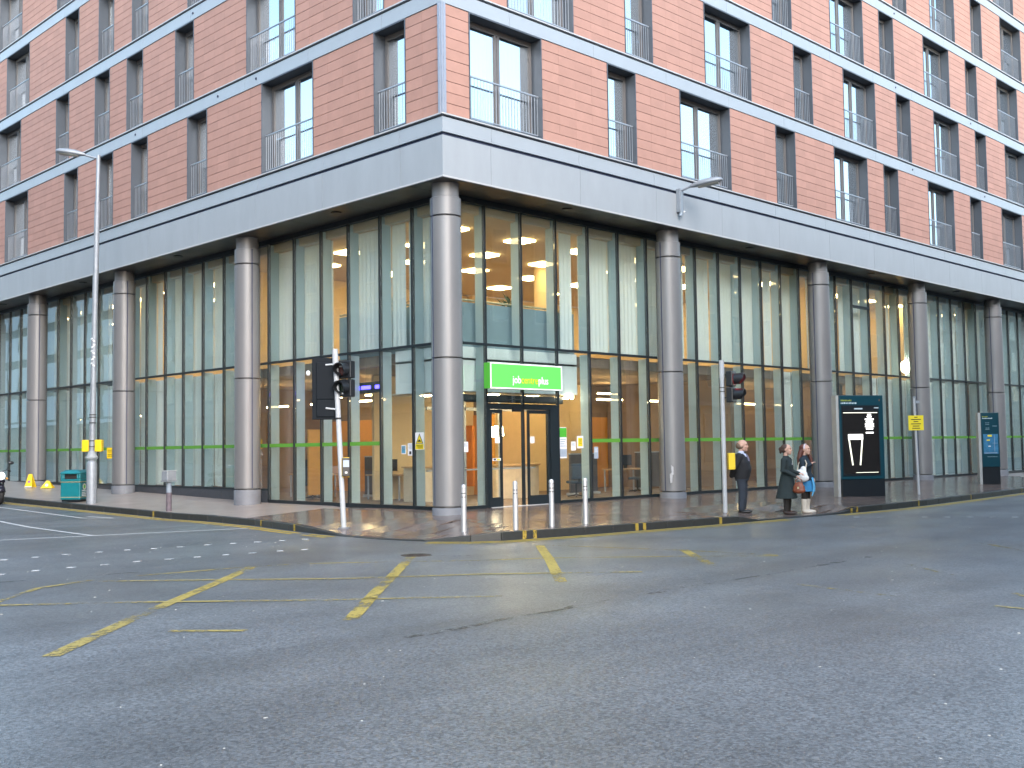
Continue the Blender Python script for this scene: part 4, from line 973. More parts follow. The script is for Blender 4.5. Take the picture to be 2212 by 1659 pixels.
def cone_sign(loc, rot, label, h, w, lean):
    t = thing('floor_cone', label, 'safety sign', loc, rot, 'yellow safety signs by the column')
    for s in (1, -1):
        M_ = Matrix.Rotation(R(lean * s), 4, 'X') @ Matrix.Translation((0, 0, 0))
        P = [(-w / 2, 0), (w / 2, 0), (w * .22, h), (-w * .22, h)]
        vs = []
        for dy in (0, .012): vs += [Vector((x, (.16 if lean else .0) * -s * (1 - z / h) * 1.2 + dy, z)) for x, z in P]
        MB().add(vs, [(0, 1, 2, 3), (7, 6, 5, 4), (0, 4, 5, 1), (1, 5, 6, 2), (2, 6, 7, 3), (3, 7, 4, 0)]).obj('sign_board', YEL, t)
    f = -(.16 * 1.2) * (1 - .42) - .006
    c_ = disc(w * .17, 0, .004).obj('sign_symbol', PUR, t); c_.matrix_local = basis((0, -.11, h * .42), (1, 0, 0), (0, .36, 1))
    MB().box(-w * .42, w * .42, -.20, -.19, .0, .04).obj('sign_foot', CW, t)
    return t
cone_sign((.02, 23.9, pz(.02, 23.9)), R(-45), 'tall yellow folding safety sign standing against the column foot', .50, .30, 1)
t = thing('floor_cone', 'low yellow folding safety sign lying tipped beside the taller one', 'safety sign', (.15, 22.6, pz(.15, 22.6)), R(-40), 'yellow safety signs by the column')
for s in (1, -1):
    vs = [Vector((x, y * s, z)) for (x, y, z) in [(-.22, .17, 0), (.22, .17, 0), (.07, .0, .27), (-.03, .0, .29)]]
    vs += [v + Vector((0, -.012 * s, 0)) for v in vs]
    MB().add(vs, [(0, 1, 2, 3), (7, 6, 5, 4), (0, 4, 5, 1), (1, 5, 6, 2), (2, 6, 7, 3), (3, 7, 4, 0)]).obj('sign_board', YEL, t)
c_ = disc(.06, 0, .004).obj('sign_symbol', CW, t); c_.matrix_local = basis((.0, -.108, .115), (1, 0, 0), (0, .5, 1))
for i, (x, y, lab) in enumerate([(-1.44, -2.16, 'steel bollard in front of the corner column'), (-.93, -3.12, 'steel bollard in line with the middle of the entrance door'), (.12, -3.12, 'steel bollard in front of the right door leaf'), (1.12, -3.16, 'steel bollard furthest from the corner, right of the entrance')]):
    t = thing('bollard', lab, 'bollard', (x, y, pz(x, y)), 0, 'steel bollards outside the entrance')
    BS = mat('bollard_steel', (.55, .55, .56), .38, metal=.55, var=.08, scale=8)
    MB().lathe(0, 0, [(.052, -.05), (.052, .70), (.052, .702)], 18).obj('bollard_shaft', BS, t, smooth=40)
    MB().lathe(0, 0, [(.044, .70), (.044, .715)], 18).obj('bollard_groove', INK, t, smooth=40)
    MB().lathe(0, 0, [(.051, .715), (.051, .775)], 18).obj('bollard_collar', BS, t, smooth=40)
    MB().lathe(0, 0, [(.043, .775), (.043, .79)], 18).obj('bollard_groove', INK, t, smooth=40)
    MB().lathe(0, 0, [(.051, .79), (.051, .86), (.043, .865), (.043, .875), (.05, .88), (.05, .925), (.035, .955), (0.01, .965)], 18).obj('bollard_head', BS, t, smooth=40)

# ------------------------------------------------------------------ traffic signals
def hood(b, c, d_, r, L, k=0):   # signal visor
    d_ = Vector(d_).normalized(); s_ = d_.cross(Vector((0, 0, 1))).normalized(); u_ = s_.cross(d_); n_ = 18
    rings = []
    for t, rr in ((0, r), (L, r * 1.0)):
        for inn in (1.0, .9):
            rings.append([Vector(c) + d_ * (t if True else 0) * (1 if True else 0) + s_ * math.cos(a) * rr * inn + u_ * math.sin(a) * rr * inn for a in [math.radians(-70 + 320 * i / (n_ - 1)) for i in range(n_)]])
    # outer at 0, inner at 0, outer at L, inner at L ; lower part shorter
    for i in range(n_):
        a = math.radians(-70 + 320 * i / (n_ - 1)); cut = (1 - max(0, -math.sin(a)) * .55)
        rings[2][i] = Vector(c) + d_ * L * cut + (rings[0][i] - Vector(c)); rings[3][i] = Vector(c) + d_ * L * cut + (rings[1][i] - Vector(c))
    o = len(b.v)
    for rg in rings: b.v += [tuple(v) for v in rg]
    for i in range(n_ - 1):
        b.f += [(o + i, o + i + 1, o + 2 * n_ + i + 1, o + 2 * n_ + i), (o + n_ + i + 1, o + n_ + i, o + 3 * n_ + i, o + 3 * n_ + i + 1), (o + 2 * n_ + i, o + 2 * n_ + i + 1, o + 3 * n_ + i + 1, o + 3 * n_ + i)]; b.mi += [k] * 3
def ped_head(parent, c, az, lit):
    d_ = Vector((math.cos(az), math.sin(az), 0)); M_ = Matrix.Translation(c) @ Matrix.Rotation(az, 4, 'Z')   # local +x faces out
    h = bevel(MB().box(-.16, .02, -.17, .17, -.01, .38, M=M_).box(-.16, .02, -.17, .17, .40, .79, M=M_).obj('signal_head', BLACKP, parent), .025)
    for z, col in ((.20, 'g'), (.59, 'r')):
        p = Vector(c) + Vector((0, 0, z)) + d_ * .021
        b = MB(); hood(b, p, d_, .145, .26); b.obj('visor', BLACKP, h, recalc=False, smooth=50)
        q = disc(.135, 0, .008).obj('lens', (RED if (lit and col == 'r') else mat('lens_dark_' + col, (.05, .015, .015) if col == 'r' else (.004, .014, .009), .15)), h)
        q.matrix_local = basis(p, d_.cross(Vector((0, 0, 1))) * -1)
    return h
tx_, ty_ = -2.05, 1.06; tz_ = pz(tx_, ty_)
ts1 = thing('traffic_signal', 'leaning traffic signal post with dark backboard and unlit pedestrian head near the dropped kerb', 'traffic signal', (tx_, ty_, tz_))
lean = Vector((-.20, .20, 0)) * .62
def onp(z): return Vector((0, 0, z)) + lean * (z / 3.92)
MB().ring([onp(-.05), onp(3.92)], .058, 18).obj('post', POLEP, ts1, smooth=40)
MB().ring([onp(3.55), onp(3.93)], .066, 18).obj('post_cap', POLEP, ts1, smooth=40)
MB().ring([onp(-.02), onp(.03)], [.13, .13], 16).obj('base_plate', CONC, ts1)
e = onp(2.9); ped_head(ts1, (e.x + .12, e.y - .12, 2.88), R(-160), False)
for z in (2.95, 3.55): MB().ring([onp(z), (e.x + .2, e.y - .19, z)], .02, 8).obj('bracket', POLEP, ts1)
# three-aspect head that faces the left street, seen from behind
bk = onp(3.1); az = R(62); M_ = Matrix.Translation((bk.x - .17, bk.y + .19, 2.38)) @ Matrix.Rotation(az, 4, 'Z')
bb_ = bevel(MB().box(-.02, .0, -.29, .29, 0, 1.36, M=M_).obj('backboard', BLUEBK, ts1), .01)
bevel(MB().box(.0005, .13, -.17, .17, .10, 1.26, M=M_).obj('signal_housing', BLUEBK, bb_), .02)
bevel(MB().box(-.05, -.0205, -.20, .20, .06, .44, M=M_).box(-.05, -.0205, -.20, .20, .443, 1.26, M=M_).obj('housing_back', BLUEBK, bb_), .02)
for z in (.27, .67, 1.06):
    p = M_ @ Vector((.131, 0, z)); d_ = M_.to_3x3() @ Vector((1, 0, 0)); b = MB(); hood(b, p, d_, .13, .24); b.obj('visor', BLACKP, bb_, recalc=False, smooth=50)
    q = disc(.12, 0, .006).obj('lens', REDHOT if z > 1 else mat('lens_dark_g', (.004, .014, .009), .15), bb_); q.matrix_local = basis(p, d_.cross(Vector((0, 0, 1))) * -1)
MB().ring([onp(3.6), M_ @ Vector((-.05, 0, 1.2))], .02, 8).obj('bracket', POLEP, ts1); MB().ring([onp(2.6), M_ @ Vector((-.05, 0, .25))], .02, 8).obj('bracket', POLEP, ts1)
MB().ell(tuple(M_ @ Vector((.02, .37, 1.02))), (.05, .05, .06)).obj('detector', WHITE, ts1, smooth=60)
pbx = onp(1.33); M2 = Matrix.Translation((pbx.x + .075, pbx.y - .075, 1.14)) @ Matrix.Rotation(R(-120), 4, 'Z')
pb_ = bevel(MB().box(-.09, .09, -.085, .085, 0, .40, M=M2).obj('push_button_box', BLACKP, ts1), .012)
MB().box(-.10, -.0905, -.088, .088, -.01, .41, M=M2).obj('box_back', YEL, pb_); MB().box(-.09, .085, -.088, -.0855, .01, .39, M=M2).obj('box_side', YEL, pb_)
MB().box(.0905, .094, -.065, .065, .20, .35, M=M2).obj('box_label', PGREY, pb_); MB().box(.0905, .10, -.025, .025, .06, .10, M=M2).obj('button', WHITE, pb_)
for yy in (-.06, .06): MB().ring([M2 @ Vector((.03, yy, -.03)), M2 @ Vector((.03, yy, .0))], .016, 8).obj('box_foot', YEL, pb_)
MB().ring([onp(2.38), onp(2.42)], .062, 14).obj('strap', INK, ts1)

tx_, ty_ = 7.06, -2.62; tz_ = pz(tx_, ty_)
ts2 = thing('traffic_signal', 'straight traffic signal post with red lit pedestrian head and yellow box beside the man', 'traffic signal', (tx_, ty_, tz_))
MB().cyl(0, 0, -.05, 3.86, .058, n=18).obj('post', POLEP, ts2, smooth=40); MB().cyl(0, 0, 3.42, 3.87, .066, n=18).obj('post_cap', POLEP, ts2, smooth=40)
ped_head(ts2, (.20, -.22, 2.80), R(-74), True)
for z in (2.92, 3.5): MB().ring([(0, 0, z), (.17, -.17, z)], .02, 8).obj('bracket', BLACKP, ts2)
for z in (3.06, 3.16, 3.45): MB().cyl(0, 0, z, z + .02, .063, n=14).obj('strap', INK, ts2)
M2 = Matrix.Translation((.13, -.13, 1.09)) @ Matrix.Rotation(R(-45), 4, 'Z')
bevel(MB().box(-.085, .085, -.10, .10, 0, .42, M=M2).obj('push_button_box', YEL, ts2), .015)
MB().box(.086, .098, -.085, .085, .02, .40, M=M2).obj('push_button_face', BLACKP, ts2)

# ------------------------------------------------------------------ advert totem, map totem, yellow parking sign
def totem(name, label, cat, pL, pR, z, h, depth):
    pL = Vector(pL); pR = Vector(pR); dx = (pR - pL); w = dx.length; rot = math.atan2(dx.y, dx.x)
    return thing(name, label, cat, (pL.x, pL.y, z), rot), w
ad, w = totem('advert_totem', 'tall teal advert panel with a lit dark poster of a drink glass', 'advertising panel', (13.45, -2.38), (14.78, -3.12), .08, 3.0, .3)
w = 1.50
bevel(MB().box(0, w, 0, .30, .52, 3.02).obj('panel_body', TEAL, ad), .015)
bevel(MB().box(.04, w - .0, .02, .28, -.05, .52).obj('panel_plinth', TBLACK, ad), .01)
MB().box(-.09, -.001, .03, .27, -.05, 3.02).obj('side_fin', mat('totem_side_grey', (.36, .37, .36), .5), ad)
MB().box(.07, w - .16, -.012, -.001, .62, 2.72).obj('poster_frame', TBLACK, ad)
po_ = MB().box(.10, w - .19, -.018, -.0125, .68, 2.55).obj('poster', ADV, ad)
gx = .34
def pline(pts, wd, nm, m_):
    b = MB()
    for (x0, z0), (x1, z1) in zip(pts[:-1], pts[1:]):
        dv = Vector((x1 - x0, 0, z1 - z0)).normalized(); nv = Vector((-dv.z, 0, dv.x)) * wd / 2
        a = Vector((x0, 0, z0)); c = Vector((x1, 0, z1)); q = [a + nv, c + nv, c - nv, a - nv]
        b.add([(v.x, -.0215, v.z) for v in q] + [(v.x, -.0185, v.z) for v in q], [(0, 1, 2, 3), (7, 6, 5, 4), (0, 4, 5, 1), (1, 5, 6, 2), (2, 6, 7, 3), (3, 7, 4, 0)])
    return b.obj(nm, m_, po_)
pline([(.29, 1.72), (.35, 1.28), (.395, .94)], .045, 'glass_outline', ADF); pline([(.74, 1.72), (.69, 1.28), (.65, .94)], .045, 'glass_outline', ADF)
MB().box(.265, .765, -.022, -.0185, 1.70, 1.86).obj('drink_froth', ADW, po_)
for i, (wd, z) in enumerate([(.12, 2.42), (.16, 2.36), (.30, 2.28), (.24, 2.21), (.30, 2.14), (.30, 2.07), (.24, 2.0), (.26, 1.88)]): MB().box(1.0 - wd / 2, 1.0 + wd / 2, -.022, -.0185, z, z + .042).obj('poster_text_line', ADW, po_)
pline([(.12, 2.50), (w - .22, 2.50)], .02, 'poster_edge_light', ADF); pline([(.5, .72), (w - .24, .72)], .014, 'poster_edge_light', ADF)
YG = mat('header_lime', (.30, .34, .05), .5); LG = mat('header_white', (.50, .60, .64), .5); SG_ = mat('header_faint', (.20, .30, .34), .5)
def smear(x0, x1, z, h, m_, parent, n_=8):   # unreadable small print: broken blocks
    x = x0
    while x < x1:
        l_ = random.uniform(.4, .9) * h * 1.1; MB().box(x, min(x + l_, x1), -.004, -.0005, z, z + h * random.uniform(.7, 1)).obj('header_print', m_, parent); x += l_ + h * .35
smear(.06, .42, 2.845, .05, YG, ad); smear(.06, .60, 2.765, .055, LG, ad); smear(w - .14, w - .11, 2.85, .06, mat('header_orange', (.3, .12, .05), .5), ad)
mz = MB().box(.5, .78, -.016, -.0125, 2.60, 2.64).obj('frame_mark', LG, ad); MB().box(w - .32, w - .17, -.016, -.0125, 2.63, 2.66).obj('frame_mark', LG, ad)

mp_ = thing('map_totem', 'slim teal information post with a blue street map', 'information sign', (24.12, -2.24, .09), math.atan2(-.62, .62))
w = .66
bevel(MB().box(0, w, 0, .24, .64, 2.63).obj('panel_body', TEAL, mp_), .012); MB().box(.02, w - .01, .02, .22, -.05, .64).obj('panel_plinth', TBLACK, mp_)
MB().box(-.10, -.001, .02, .22, -.05, 2.63).obj('side_fin', mat('totem_side_grey', (.36, .37, .36), .5), mp_)
mo = MB().box(.06, w - .06, -.008, -.0005, 1.12, 1.84).obj('map', MAPB, mp_)
for (x0, x1, z0, z1, m_) in [(.22, .38, 1.75, 1.81, YELD), (.18, .30, 1.60, 1.64, YELD), (.24, .32, 1.38, 1.41, WHITE), (.08, .55, 1.14, 1.16, PGREY), (.4, .58, 1.5, 1.51, PGREY), (.46, .47, 1.2, 1.8, PGREY)]: MB().box(x0, x1, -.0105, -.0085, z0, z1).obj('map_detail', m_, mo)
smear(.05, .25, 2.46, .045, YG, mp_); smear(.05, .42, 2.40, .04, LG, mp_)
for z in (2.24, 2.18, 2.05, 2.0): smear(.16, .30, z, .03, SG_, mp_)
smear(.42, .58, 2.12, .03, SG_, mp_); smear(.2, .55, 1.0, .03, SG_, mp_)

ns = thing('parking_sign', 'grey post with a yellow notice plate standing between the two teal panels', 'sign', (16.47, -3.34, pz(16.47, -3.34)), R(-48))
MB().ring([(-.05, 0, 3.0), (.0, 0, 0), (.0, 0, -.05)], .038, 14).obj('post', POLEP, ns, smooth=40)
MB().ell((-.05, 0, 3.0), (.05, .05, .03)).obj('post_cap', GALV, ns, smooth=60); MB().box(-.03, .10, -.05, .04, 2.82, 2.90).obj('clip', GALV, ns)
pl_ = MB().box(-.26, .20, -.055, -.045, 1.98, 2.44).obj('notice_plate', YELD, ns)
for i, wd in enumerate((.10, .30, .14, .30, .2, .24)): MB().box(-.03 - wd / 2, -.03 + wd / 2, -.0585, -.0555, 2.37 - i * .068, 2.395 - i * .068).obj('print_line', INK, pl_)

# ------------------------------------------------------------------ motorcycle at the left edge
mx_, my_ = -3.12, 18.25; mcz = rz(mx_, my_)
mc = thing('motorcycle', 'black motorcycle with a big round headlight parked facing the corner', 'motorcycle', (mx_, my_, mcz), R(-96))   # local +x = forward
TYRE = mat('tyre_rubber', (.012, .012, .013), .7); PAINTB = mat('bike_paint', (.012, .012, .02), .15, var=.1); CHR = mat('chrome', (.6, .62, .68), .12, metal=1.0)
def wheel(x, r, wd):
    t = MB(); n_ = 28
    for j in range(n_):
        a = 2 * math.pi * j / n_
        for k in range(8):
            b = 2 * math.pi * k / 8; rr = r - wd / 2 + wd / 2 * math.cos(b); t.v.append((x + rr * math.cos(a), wd / 2 * math.sin(b) * 1.0, r + rr * math.sin(a)))
    for j in range(n_):
        for k in range(8): t.f.append((j * 8 + k, j * 8 + (k + 1) % 8, ((j + 1) % n_) * 8 + (k + 1) % 8, ((j + 1) % n_) * 8 + k)); t.mi.append(0)
    w_ = t.obj('wheel', TYRE, mc, smooth=60)
    rim = MB().ring([(x, -.05, r), (x, .05, r)], r * .22, 14)
    for j in range(5):
        a = 2 * math.pi * j / 5; rim.ring([(x, 0, r), (x + math.cos(a) * (r - wd * .8), 0, r + math.sin(a) * (r - wd * .8))], .022, 6)
    rim.obj('rim', CHR, w_); return w_
wheel(.0, .31, .17); wheel(-1.35, .31, .19)
MB().ring([(.05, .12, .31), (-.08, .12, .75), (-.2, .1, 1.05)], .03, 10).ring([(.05, -.12, .31), (-.08, -.12, .75), (-.2, -.1, 1.05)], .03, 10).obj('fork', BLACKP, mc, smooth=50)
b = MB()
for i in range(9):
    pass
fend = MB()
for i in range(10):
    a = R(20 + 150 * i / 9); rr = .37
    for yv in (-.1, -.05, .05, .1): fend.v.append((rr * math.cos(a), yv, .31 + rr * math.sin(a) - (.03 if abs(yv) > .07 else 0)))
for i in range(9):
    for k in range(3): fend.f.append((i * 4 + k, i * 4 + k + 1, i * 4 + 5 + k, i * 4 + 4 + k)); fend.mi.append(0)
fo = fend.obj('front_mudguard', PAINTB, mc, smooth=60); so = fo.modifiers.new('solid', 'SOLIDIFY'); so.thickness = .012
MB().ell((.02, 0, .93), (.17, .17, .15)).obj('headlight_shell', PAINTB, mc, smooth=60)
hl_ = MB().ell((.145, 0, .93), (.05, .13, .13)).obj('headlight', emat('headlight_lens', (.78, .82, .92), .55), mc, smooth=60)
MB().ell((.03, .2, .84), (.05, .04, .04)).obj('indicator', mat('indicator_amber', (.5, .25, .05), .3), mc, smooth=60); MB().ell((.03, -.2, .84), (.05, .04, .04)).obj('indicator', mat('indicator_amber', (.5, .25, .05), .3), mc, smooth=60)
MB().ring([(-.42, .40, 1.08), (-.3, .3, 1.12), (-.2, .08, 1.06), (-.2, -.08, 1.06), (-.3, -.3, 1.12), (-.42, -.40, 1.08)], .018, 8).obj('handlebar', CHR, mc, smooth=60)
for s in (1, -1):
    MB().ring([(-.30, .30 * s, 1.12), (-.44, .42 * s, 1.07)], .026, 8).obj('grip', TYRE, mc, smooth=60)
    MB().ring([(-.28, .27 * s, 1.12), (-.26, .36 * s, 1.30)], .01, 6).obj('mirror_stalk', BLACKP, mc); MB().ell((-.26, .40 * s, 1.34), (.03, .09, .055)).obj('mirror', BLACKP, mc, smooth=60)
MB().ell((-.45, 0, .83), (.34, .17, .16)).obj('fuel_tank', PAINTB, mc, smooth=60)
MB().ell((-.5, 0, .48), (.30, .20, .24)).ell((-.35, 0, .6), (.15, .17, .15)).obj('engine', mat('engine_grey', (.10, .10, .11), .4, metal=.6), mc, smooth=60)
MB().ell((-1.02, 0, .78), (.42, .16, .08)).obj('saddle', TYRE, mc, smooth=60); MB().ell((-1.42, 0, .72), (.22, .12, .09)).obj('tail', PAINTB, mc, smooth=60)
MB().ring([(-.4, -.18, .3), (-.9, -.22, .3), (-1.5, -.24, .42)], .05, 10).obj('exhaust', CHR, mc, smooth=60)
MB().ring([(-.5, 0, .4), (-1.35, .12, .31)], .03, 8).ring([(-.5, 0, .4), (-1.35, -.12, .31)], .03, 8).obj('swing_arm', BLACKP, mc, smooth=60)
MB().box(.03, .10, -.14, .14, .72, .80).obj('fork_clamp', PAINTB, mc)
MB().ring([(-.7, .12, .3), (-.62, .32, .0)], .014, 6).obj('side_stand', BLACKP, mc)


# ------------------------------------------------------------------ buildings across the two streets (seen mirrored in the glazing)
STONE = mat('sandstone', (.30, .255, .205), .85, var=.22, scale=.7, bump=.2, bscale=8)
STONEB = mat('sandstone_trim', (.36, .31, .26), .85, var=.15, scale=2)
DARKG = mat('far_window_glass', (.03, .035, .045), .08, var=.1)
FASB = mat('shop_front_dark', (.05, .05, .055), .4, var=.2)
WPAN = mat('white_cladding', (.66, .68, .70), .6, var=.06); BPAN = mat('dark_cladding', (.05, .055, .06), .5)
def tenement(name, label, x0, x1, y0, y1, front, H_, wallm, pitch, ww, wh, sill0, fh, nfl, trim, gl):
    t = thing(name, label, 'building', ((x0 + x1) / 2, (y0 + y1) / 2, 0)); ox, oy = (x0 + x1) / 2, (y0 + y1) / 2
    MB().box(x0 - ox, x1 - ox, y0 - oy, y1 - oy, -.3, H_).obj('wall', wallm, t)
    def fbx(u0, u1, d0, d1, z0, z1, nm, m_):      # u along the front, d outward
        if front == 'N': return MB().box(u0 - ox, u1 - ox, y1 - oy + d0, y1 - oy + d1, z0, z1).mesh(nm, m_)
        return MB().box(x1 - ox + d0, x1 - ox + d1, u0 - oy, u1 - oy, z0, z1).mesh(nm, m_)
    a, b_ = (x0, x1) if front == 'N' else (y0, y1)
    link('cornice', fbx(a, b_, .01, .6, H_ - .5, H_ + .2, 'cornice', trim), t); link('string_course', fbx(a, b_, .01, .25, 4.3, 4.6, 'string_course', trim), t)
    n_ = int((b_ - a - 1) / pitch); wm = fbx(a, a + ww, .02, .12, 0, wh, 'window', trim); pm = fbx(a + .12, a + ww - .12, .125, .13, .12, wh - .12, 'pane', gl); sm_ = fbx(a + .1, a + pitch - .5, .02, .1, 0, 3.3, 'shop_window', FASB)
    for i in range(n_):
        s_ = link('shop_window', sm_, t); dx = (i * pitch + .6); s_.location = (dx, 0, .5) if front == 'N' else (0, dx, .5)
        for k in range(nfl):
            w = link('window', wm, t); w.location = (dx + .5, 0, sill0 + k * fh) if front == 'N' else (0, dx + .5, sill0 + k * fh); link('pane', pm, w)
tenement('tenement_building', 'long sandstone tenement across the right hand street mirrored in the glazing', -6, 110, -36, -23, 'N', 18.2, STONE, 3.4, 1.35, 2.1, 5.6, 3.2, 4, STONEB, DARKG)
tenement('tenement_building', 'sandstone tenement across the left hand street mirrored in the glazing', -36, -22, -6, 66, 'E', 18.0, STONE, 3.2, 1.35, 2.1, 5.4, 3.2, 4, STONEB, DARKG)
tenement('panel_building', 'white panelled block further up the left street mirrored in the end glazing', -40, -22, 68, 125, 'E', 25.0, BPAN, 3.0, 2.3, 2.2, 4.8, 3.0, 5, WPAN, WPAN)

# ------------------------------------------------------------------ people
def grown(name, mb, material, parent, voxel=.011, smooth=6):
    me = mb.mesh(name + '_raw', material); o = bpy.data.objects.new(name, me); COL.objects.link(o)
    r = o.modifiers.new('skin', 'REMESH'); r.mode = 'VOXEL'; r.voxel_size = voxel; r.use_smooth_shade = True
    s_ = o.modifiers.new('smooth', 'SMOOTH'); s_.iterations = smooth; s_.factor = .5
    dg = bpy.context.evaluated_depsgraph_get(); m2 = bpy.data.meshes.new_from_object(o.evaluated_get(dg)); m2.name = name
    bpy.data.objects.remove(o); bpy.data.meshes.remove(me)
    m2.materials.clear(); m2.materials.append(material)
    for p in m2.polygons: p.use_smooth = True; p.material_index = 0
    return link(name, m2, parent)
def limb(b, pts, rad):
    b.ring(pts, rad, 14)
    for p, r in zip(pts, rad):
        r = r if isinstance(r, tuple) else (r, r); b.ell(p, (min(r), max(r) if False else min(r), min(r)), 12, 8)
def torso(b, rows):   # rows: (z, x-centre, depth, width)
    n_ = 24; o = len(b.v)
    for z, xc, dx, wy in rows:
        for j in range(n_):
            a = 2 * math.pi * j / n_; c_, s_ = math.cos(a), math.sin(a)
            b.v.append((xc + dx * math.copysign(abs(c_) ** .85, c_), wy * math.copysign(abs(s_) ** .8, s_), z))
    for i in range(len(rows) - 1):
        for j in range(n_): b.f.append((o + i * n_ + j, o + i * n_ + (j + 1) % n_, o + (i + 1) * n_ + (j + 1) % n_, o + (i + 1) * n_ + j)); b.mi.append(0)
    b.f.append(tuple(o + j for j in range(n_))[::-1]); q = o + (len(rows) - 1) * n_; b.f.append(tuple(q + j for j in range(n_))); b.mi += [0, 0]
def hand(b, w, d_, side, curl):   # w wrist, d_ hand direction, five fingers
    w = Vector(w); d_ = Vector(d_).normalized(); s_ = d_.cross(Vector((0, 0, 1)))
    s_ = s_.normalized() if s_.length > .1 else Vector((1, 0, 0)); n_ = s_.cross(d_) * curl
    p = w + d_ * .05; b.ring([w - d_ * .03, w + d_ * .02, w + d_ * .085], [.024, (.034, .018), (.038, .016)], 12)
    for i, L in enumerate((.062, .075, .07, .055)):
        a = w + d_ * .08 + s_ * (.027 - .018 * i); m_ = a + d_ * L * .5 + n_ * .012; e = m_ + d_ * L * .35 + n_ * .035
        b.ring([a - d_ * .015, m_, e], [.0105, .0098, .008], 8)
    a = w + d_ * .03 + s_ * .03 * side; b.ring([a - s_ * .012 * side, a + s_ * .022 * side + d_ * .025, a + s_ * .022 * side + d_ * .06 + n_ * .015], [.013, .0115, .009], 8)
def head(b, c, sc=1.0, yaw=0.):
    M_ = Matrix.Rotation(yaw, 4, 'Z'); c = Vector(c); f = lambda x, y, z: tuple(c + (M_ @ Vector((x, y, z))) * sc); r3 = lambda *a: tuple(v * sc for v in a)
    b.ell(f(-.005, 0, .03), r3(.100, .080, .096), M=M_); b.ell(f(.03, 0, -.045), r3(.066, .063, .088), M=M_); b.ell(f(.066, 0, -.104), r3(.030, .034, .026), M=M_)
    b.ring([f(.088, 0, .015), f(.106, 0, -.032), f(.088, 0, -.045)], [.010 * sc, .015 * sc, .012 * sc], 8)
    b.ell(f(.083, 0, .03), r3(.018, .055, .014), M=M_); b.ell(f(.086, 0, -.07), r3(.014, .026, .011), M=M_)
    for s_ in (1, -1): b.ell(f(-.012, .081 * s_, -.01), r3(.022, .011, .034), M=M_); b.ell(f(.062, .04 * s_, -.028), r3(.03, .025, .024), M=M_)
def face(parent, c, sc, yaw, lipcol):
    M_ = Matrix.Rotation(yaw, 4, 'Z'); c = Vector(c); f = lambda x, y, z: tuple(c + (M_ @ Vector((x, y, z))) * sc)
    e = MB()
    for s_ in (1, -1): MB().ell(f(.083, .034 * s_, .008), (.010, .013, .008), 8, 6, M=M_).obj('eye', mat('eye_dark', (.05, .035, .03), .3), parent, smooth=60); MB().ell(f(.09, .036 * s_, .03), (.009, .02, .004), 8, 5, M=M_).obj('eyebrow', mat('brow_brown', (.07, .045, .03), .8), parent, smooth=60)
    MB().ell(f(.098, 0, -.064), (.007, .022, .006), 8, 6, M=M_).obj('mouth', lipcol, parent, smooth=60)
LIP = mat('lips', (.36, .14, .12), .5)
def base_body(b, hd, sc, sh=.19, hipw=.15, legs=True, arms=()):
    torso(b, [(.86, 0, .10, hipw), (1.0, 0, .095, hipw - .015), (1.15, .005, .10, hipw), (1.32, 0, .105, sh - .02), (1.40, -.01, .07, sh - .06), (1.45, -.01, .05, .06)])
    b.ring([(-.015, 0, 1.42), (-.01, 0, 1.50), (.0, 0, 1.58)], [.058, .052, .055], 14)
    for s_ in (1, -1): limb(b, [(0, .08 * s_, .9), (.01, .095 * s_, .5), (-.01, .095 * s_, .09)], [.070, .052, .036]); b.ell((.05, .095 * s_, .045), (.11, .04, .04))
    for a in arms: limb(b, a[0], [.042, .032, .026]); hand(b, a[0][2], a[1], a[2], a[3])
def shoes(parent, m_, h=.0):
    for s_ in (1, -1):
        b = MB(); b.ell((.06, .1 * s_, .04), (.145, .052, .045)); b.ell((-.02, .1 * s_, .06), (.07, .048, .06))
        if h: limb(b, [(-.01, .1 * s_, .06), (-.012, .1 * s_, h * .6), (-.005, .1 * s_, h)], [.058, .062, .075])
        grown('boot' if h else 'shoe', b, m_, parent, .012, 4)

# --- man in dark suit
NAVY = mat('suit_dark', (.012, .013, .016), .85, var=.2, scale=6, bump=.15, bscale=25); TROU = mat('trouser_navy', (.022, .03, .044), .85, var=.2, scale=6)
SHOE = mat('shoe_black', (.012, .011, .011), .35); SHIRT = mat('shirt_blue', (.50, .56, .72), .7)
HAIRM = mat('hair_grey_brown', (.16, .11, .08), .8); HAIRD = mat('hair_dark_brown', (.06, .032, .024), .6, var=.25, scale=30); HAIRR = mat('hair_auburn', (.10, .03, .02), .55, var=.3, scale=30)
def person(label, loc, az, sc):
    b = MB(); return b, loc, az, sc, label
def finish_body(b, label, loc, az, sc):
    o = grown('person', b, SKIN, None, .0085, 3); o.location = loc; o.rotation_euler = (0, 0, az); o.scale = (sc * 1.13, sc * 1.13, sc)
    return tag(o, label, 'person')
b = MB(); arms = [([(-.02, .20, 1.40), (-.12, .27, 1.14), (-.20, .09, .95)], (-.2, -.7, -.25), 1, 1), ([(-.02, -.20, 1.40), (-.12, -.27, 1.14), (-.21, -.09, .92)], (-.1, .7, -.3), -1, 1)]
base_body(b, 0, 1, arms=arms); head(b, (.03, 0, 1.67), 1.12)
man = finish_body(b, 'balding man in dark suit and tie with hands behind his back at the dropped kerb', (7.64, -2.76, pz(7.64, -2.76)), R(-66), 1.03)
b = MB(); torso(b, [(.84, 0, .15, .205), (.95, .01, .17, .212), (1.08, .03, .18, .22), (1.25, .015, .16, .235), (1.38, -.01, .125, .225), (1.45, -.015, .075, .12), (1.475, -.015, .06, .075)])
for a in arms: limb(b, [a[0][0], a[0][1], a[0][2]], [.095, .076, .056])
grown('jacket', b, NAVY, man)
b = MB(); torso(b, [(.80, 0, .145, .19), (.9, 0, .15, .195), (.97, 0, .14, .19)])
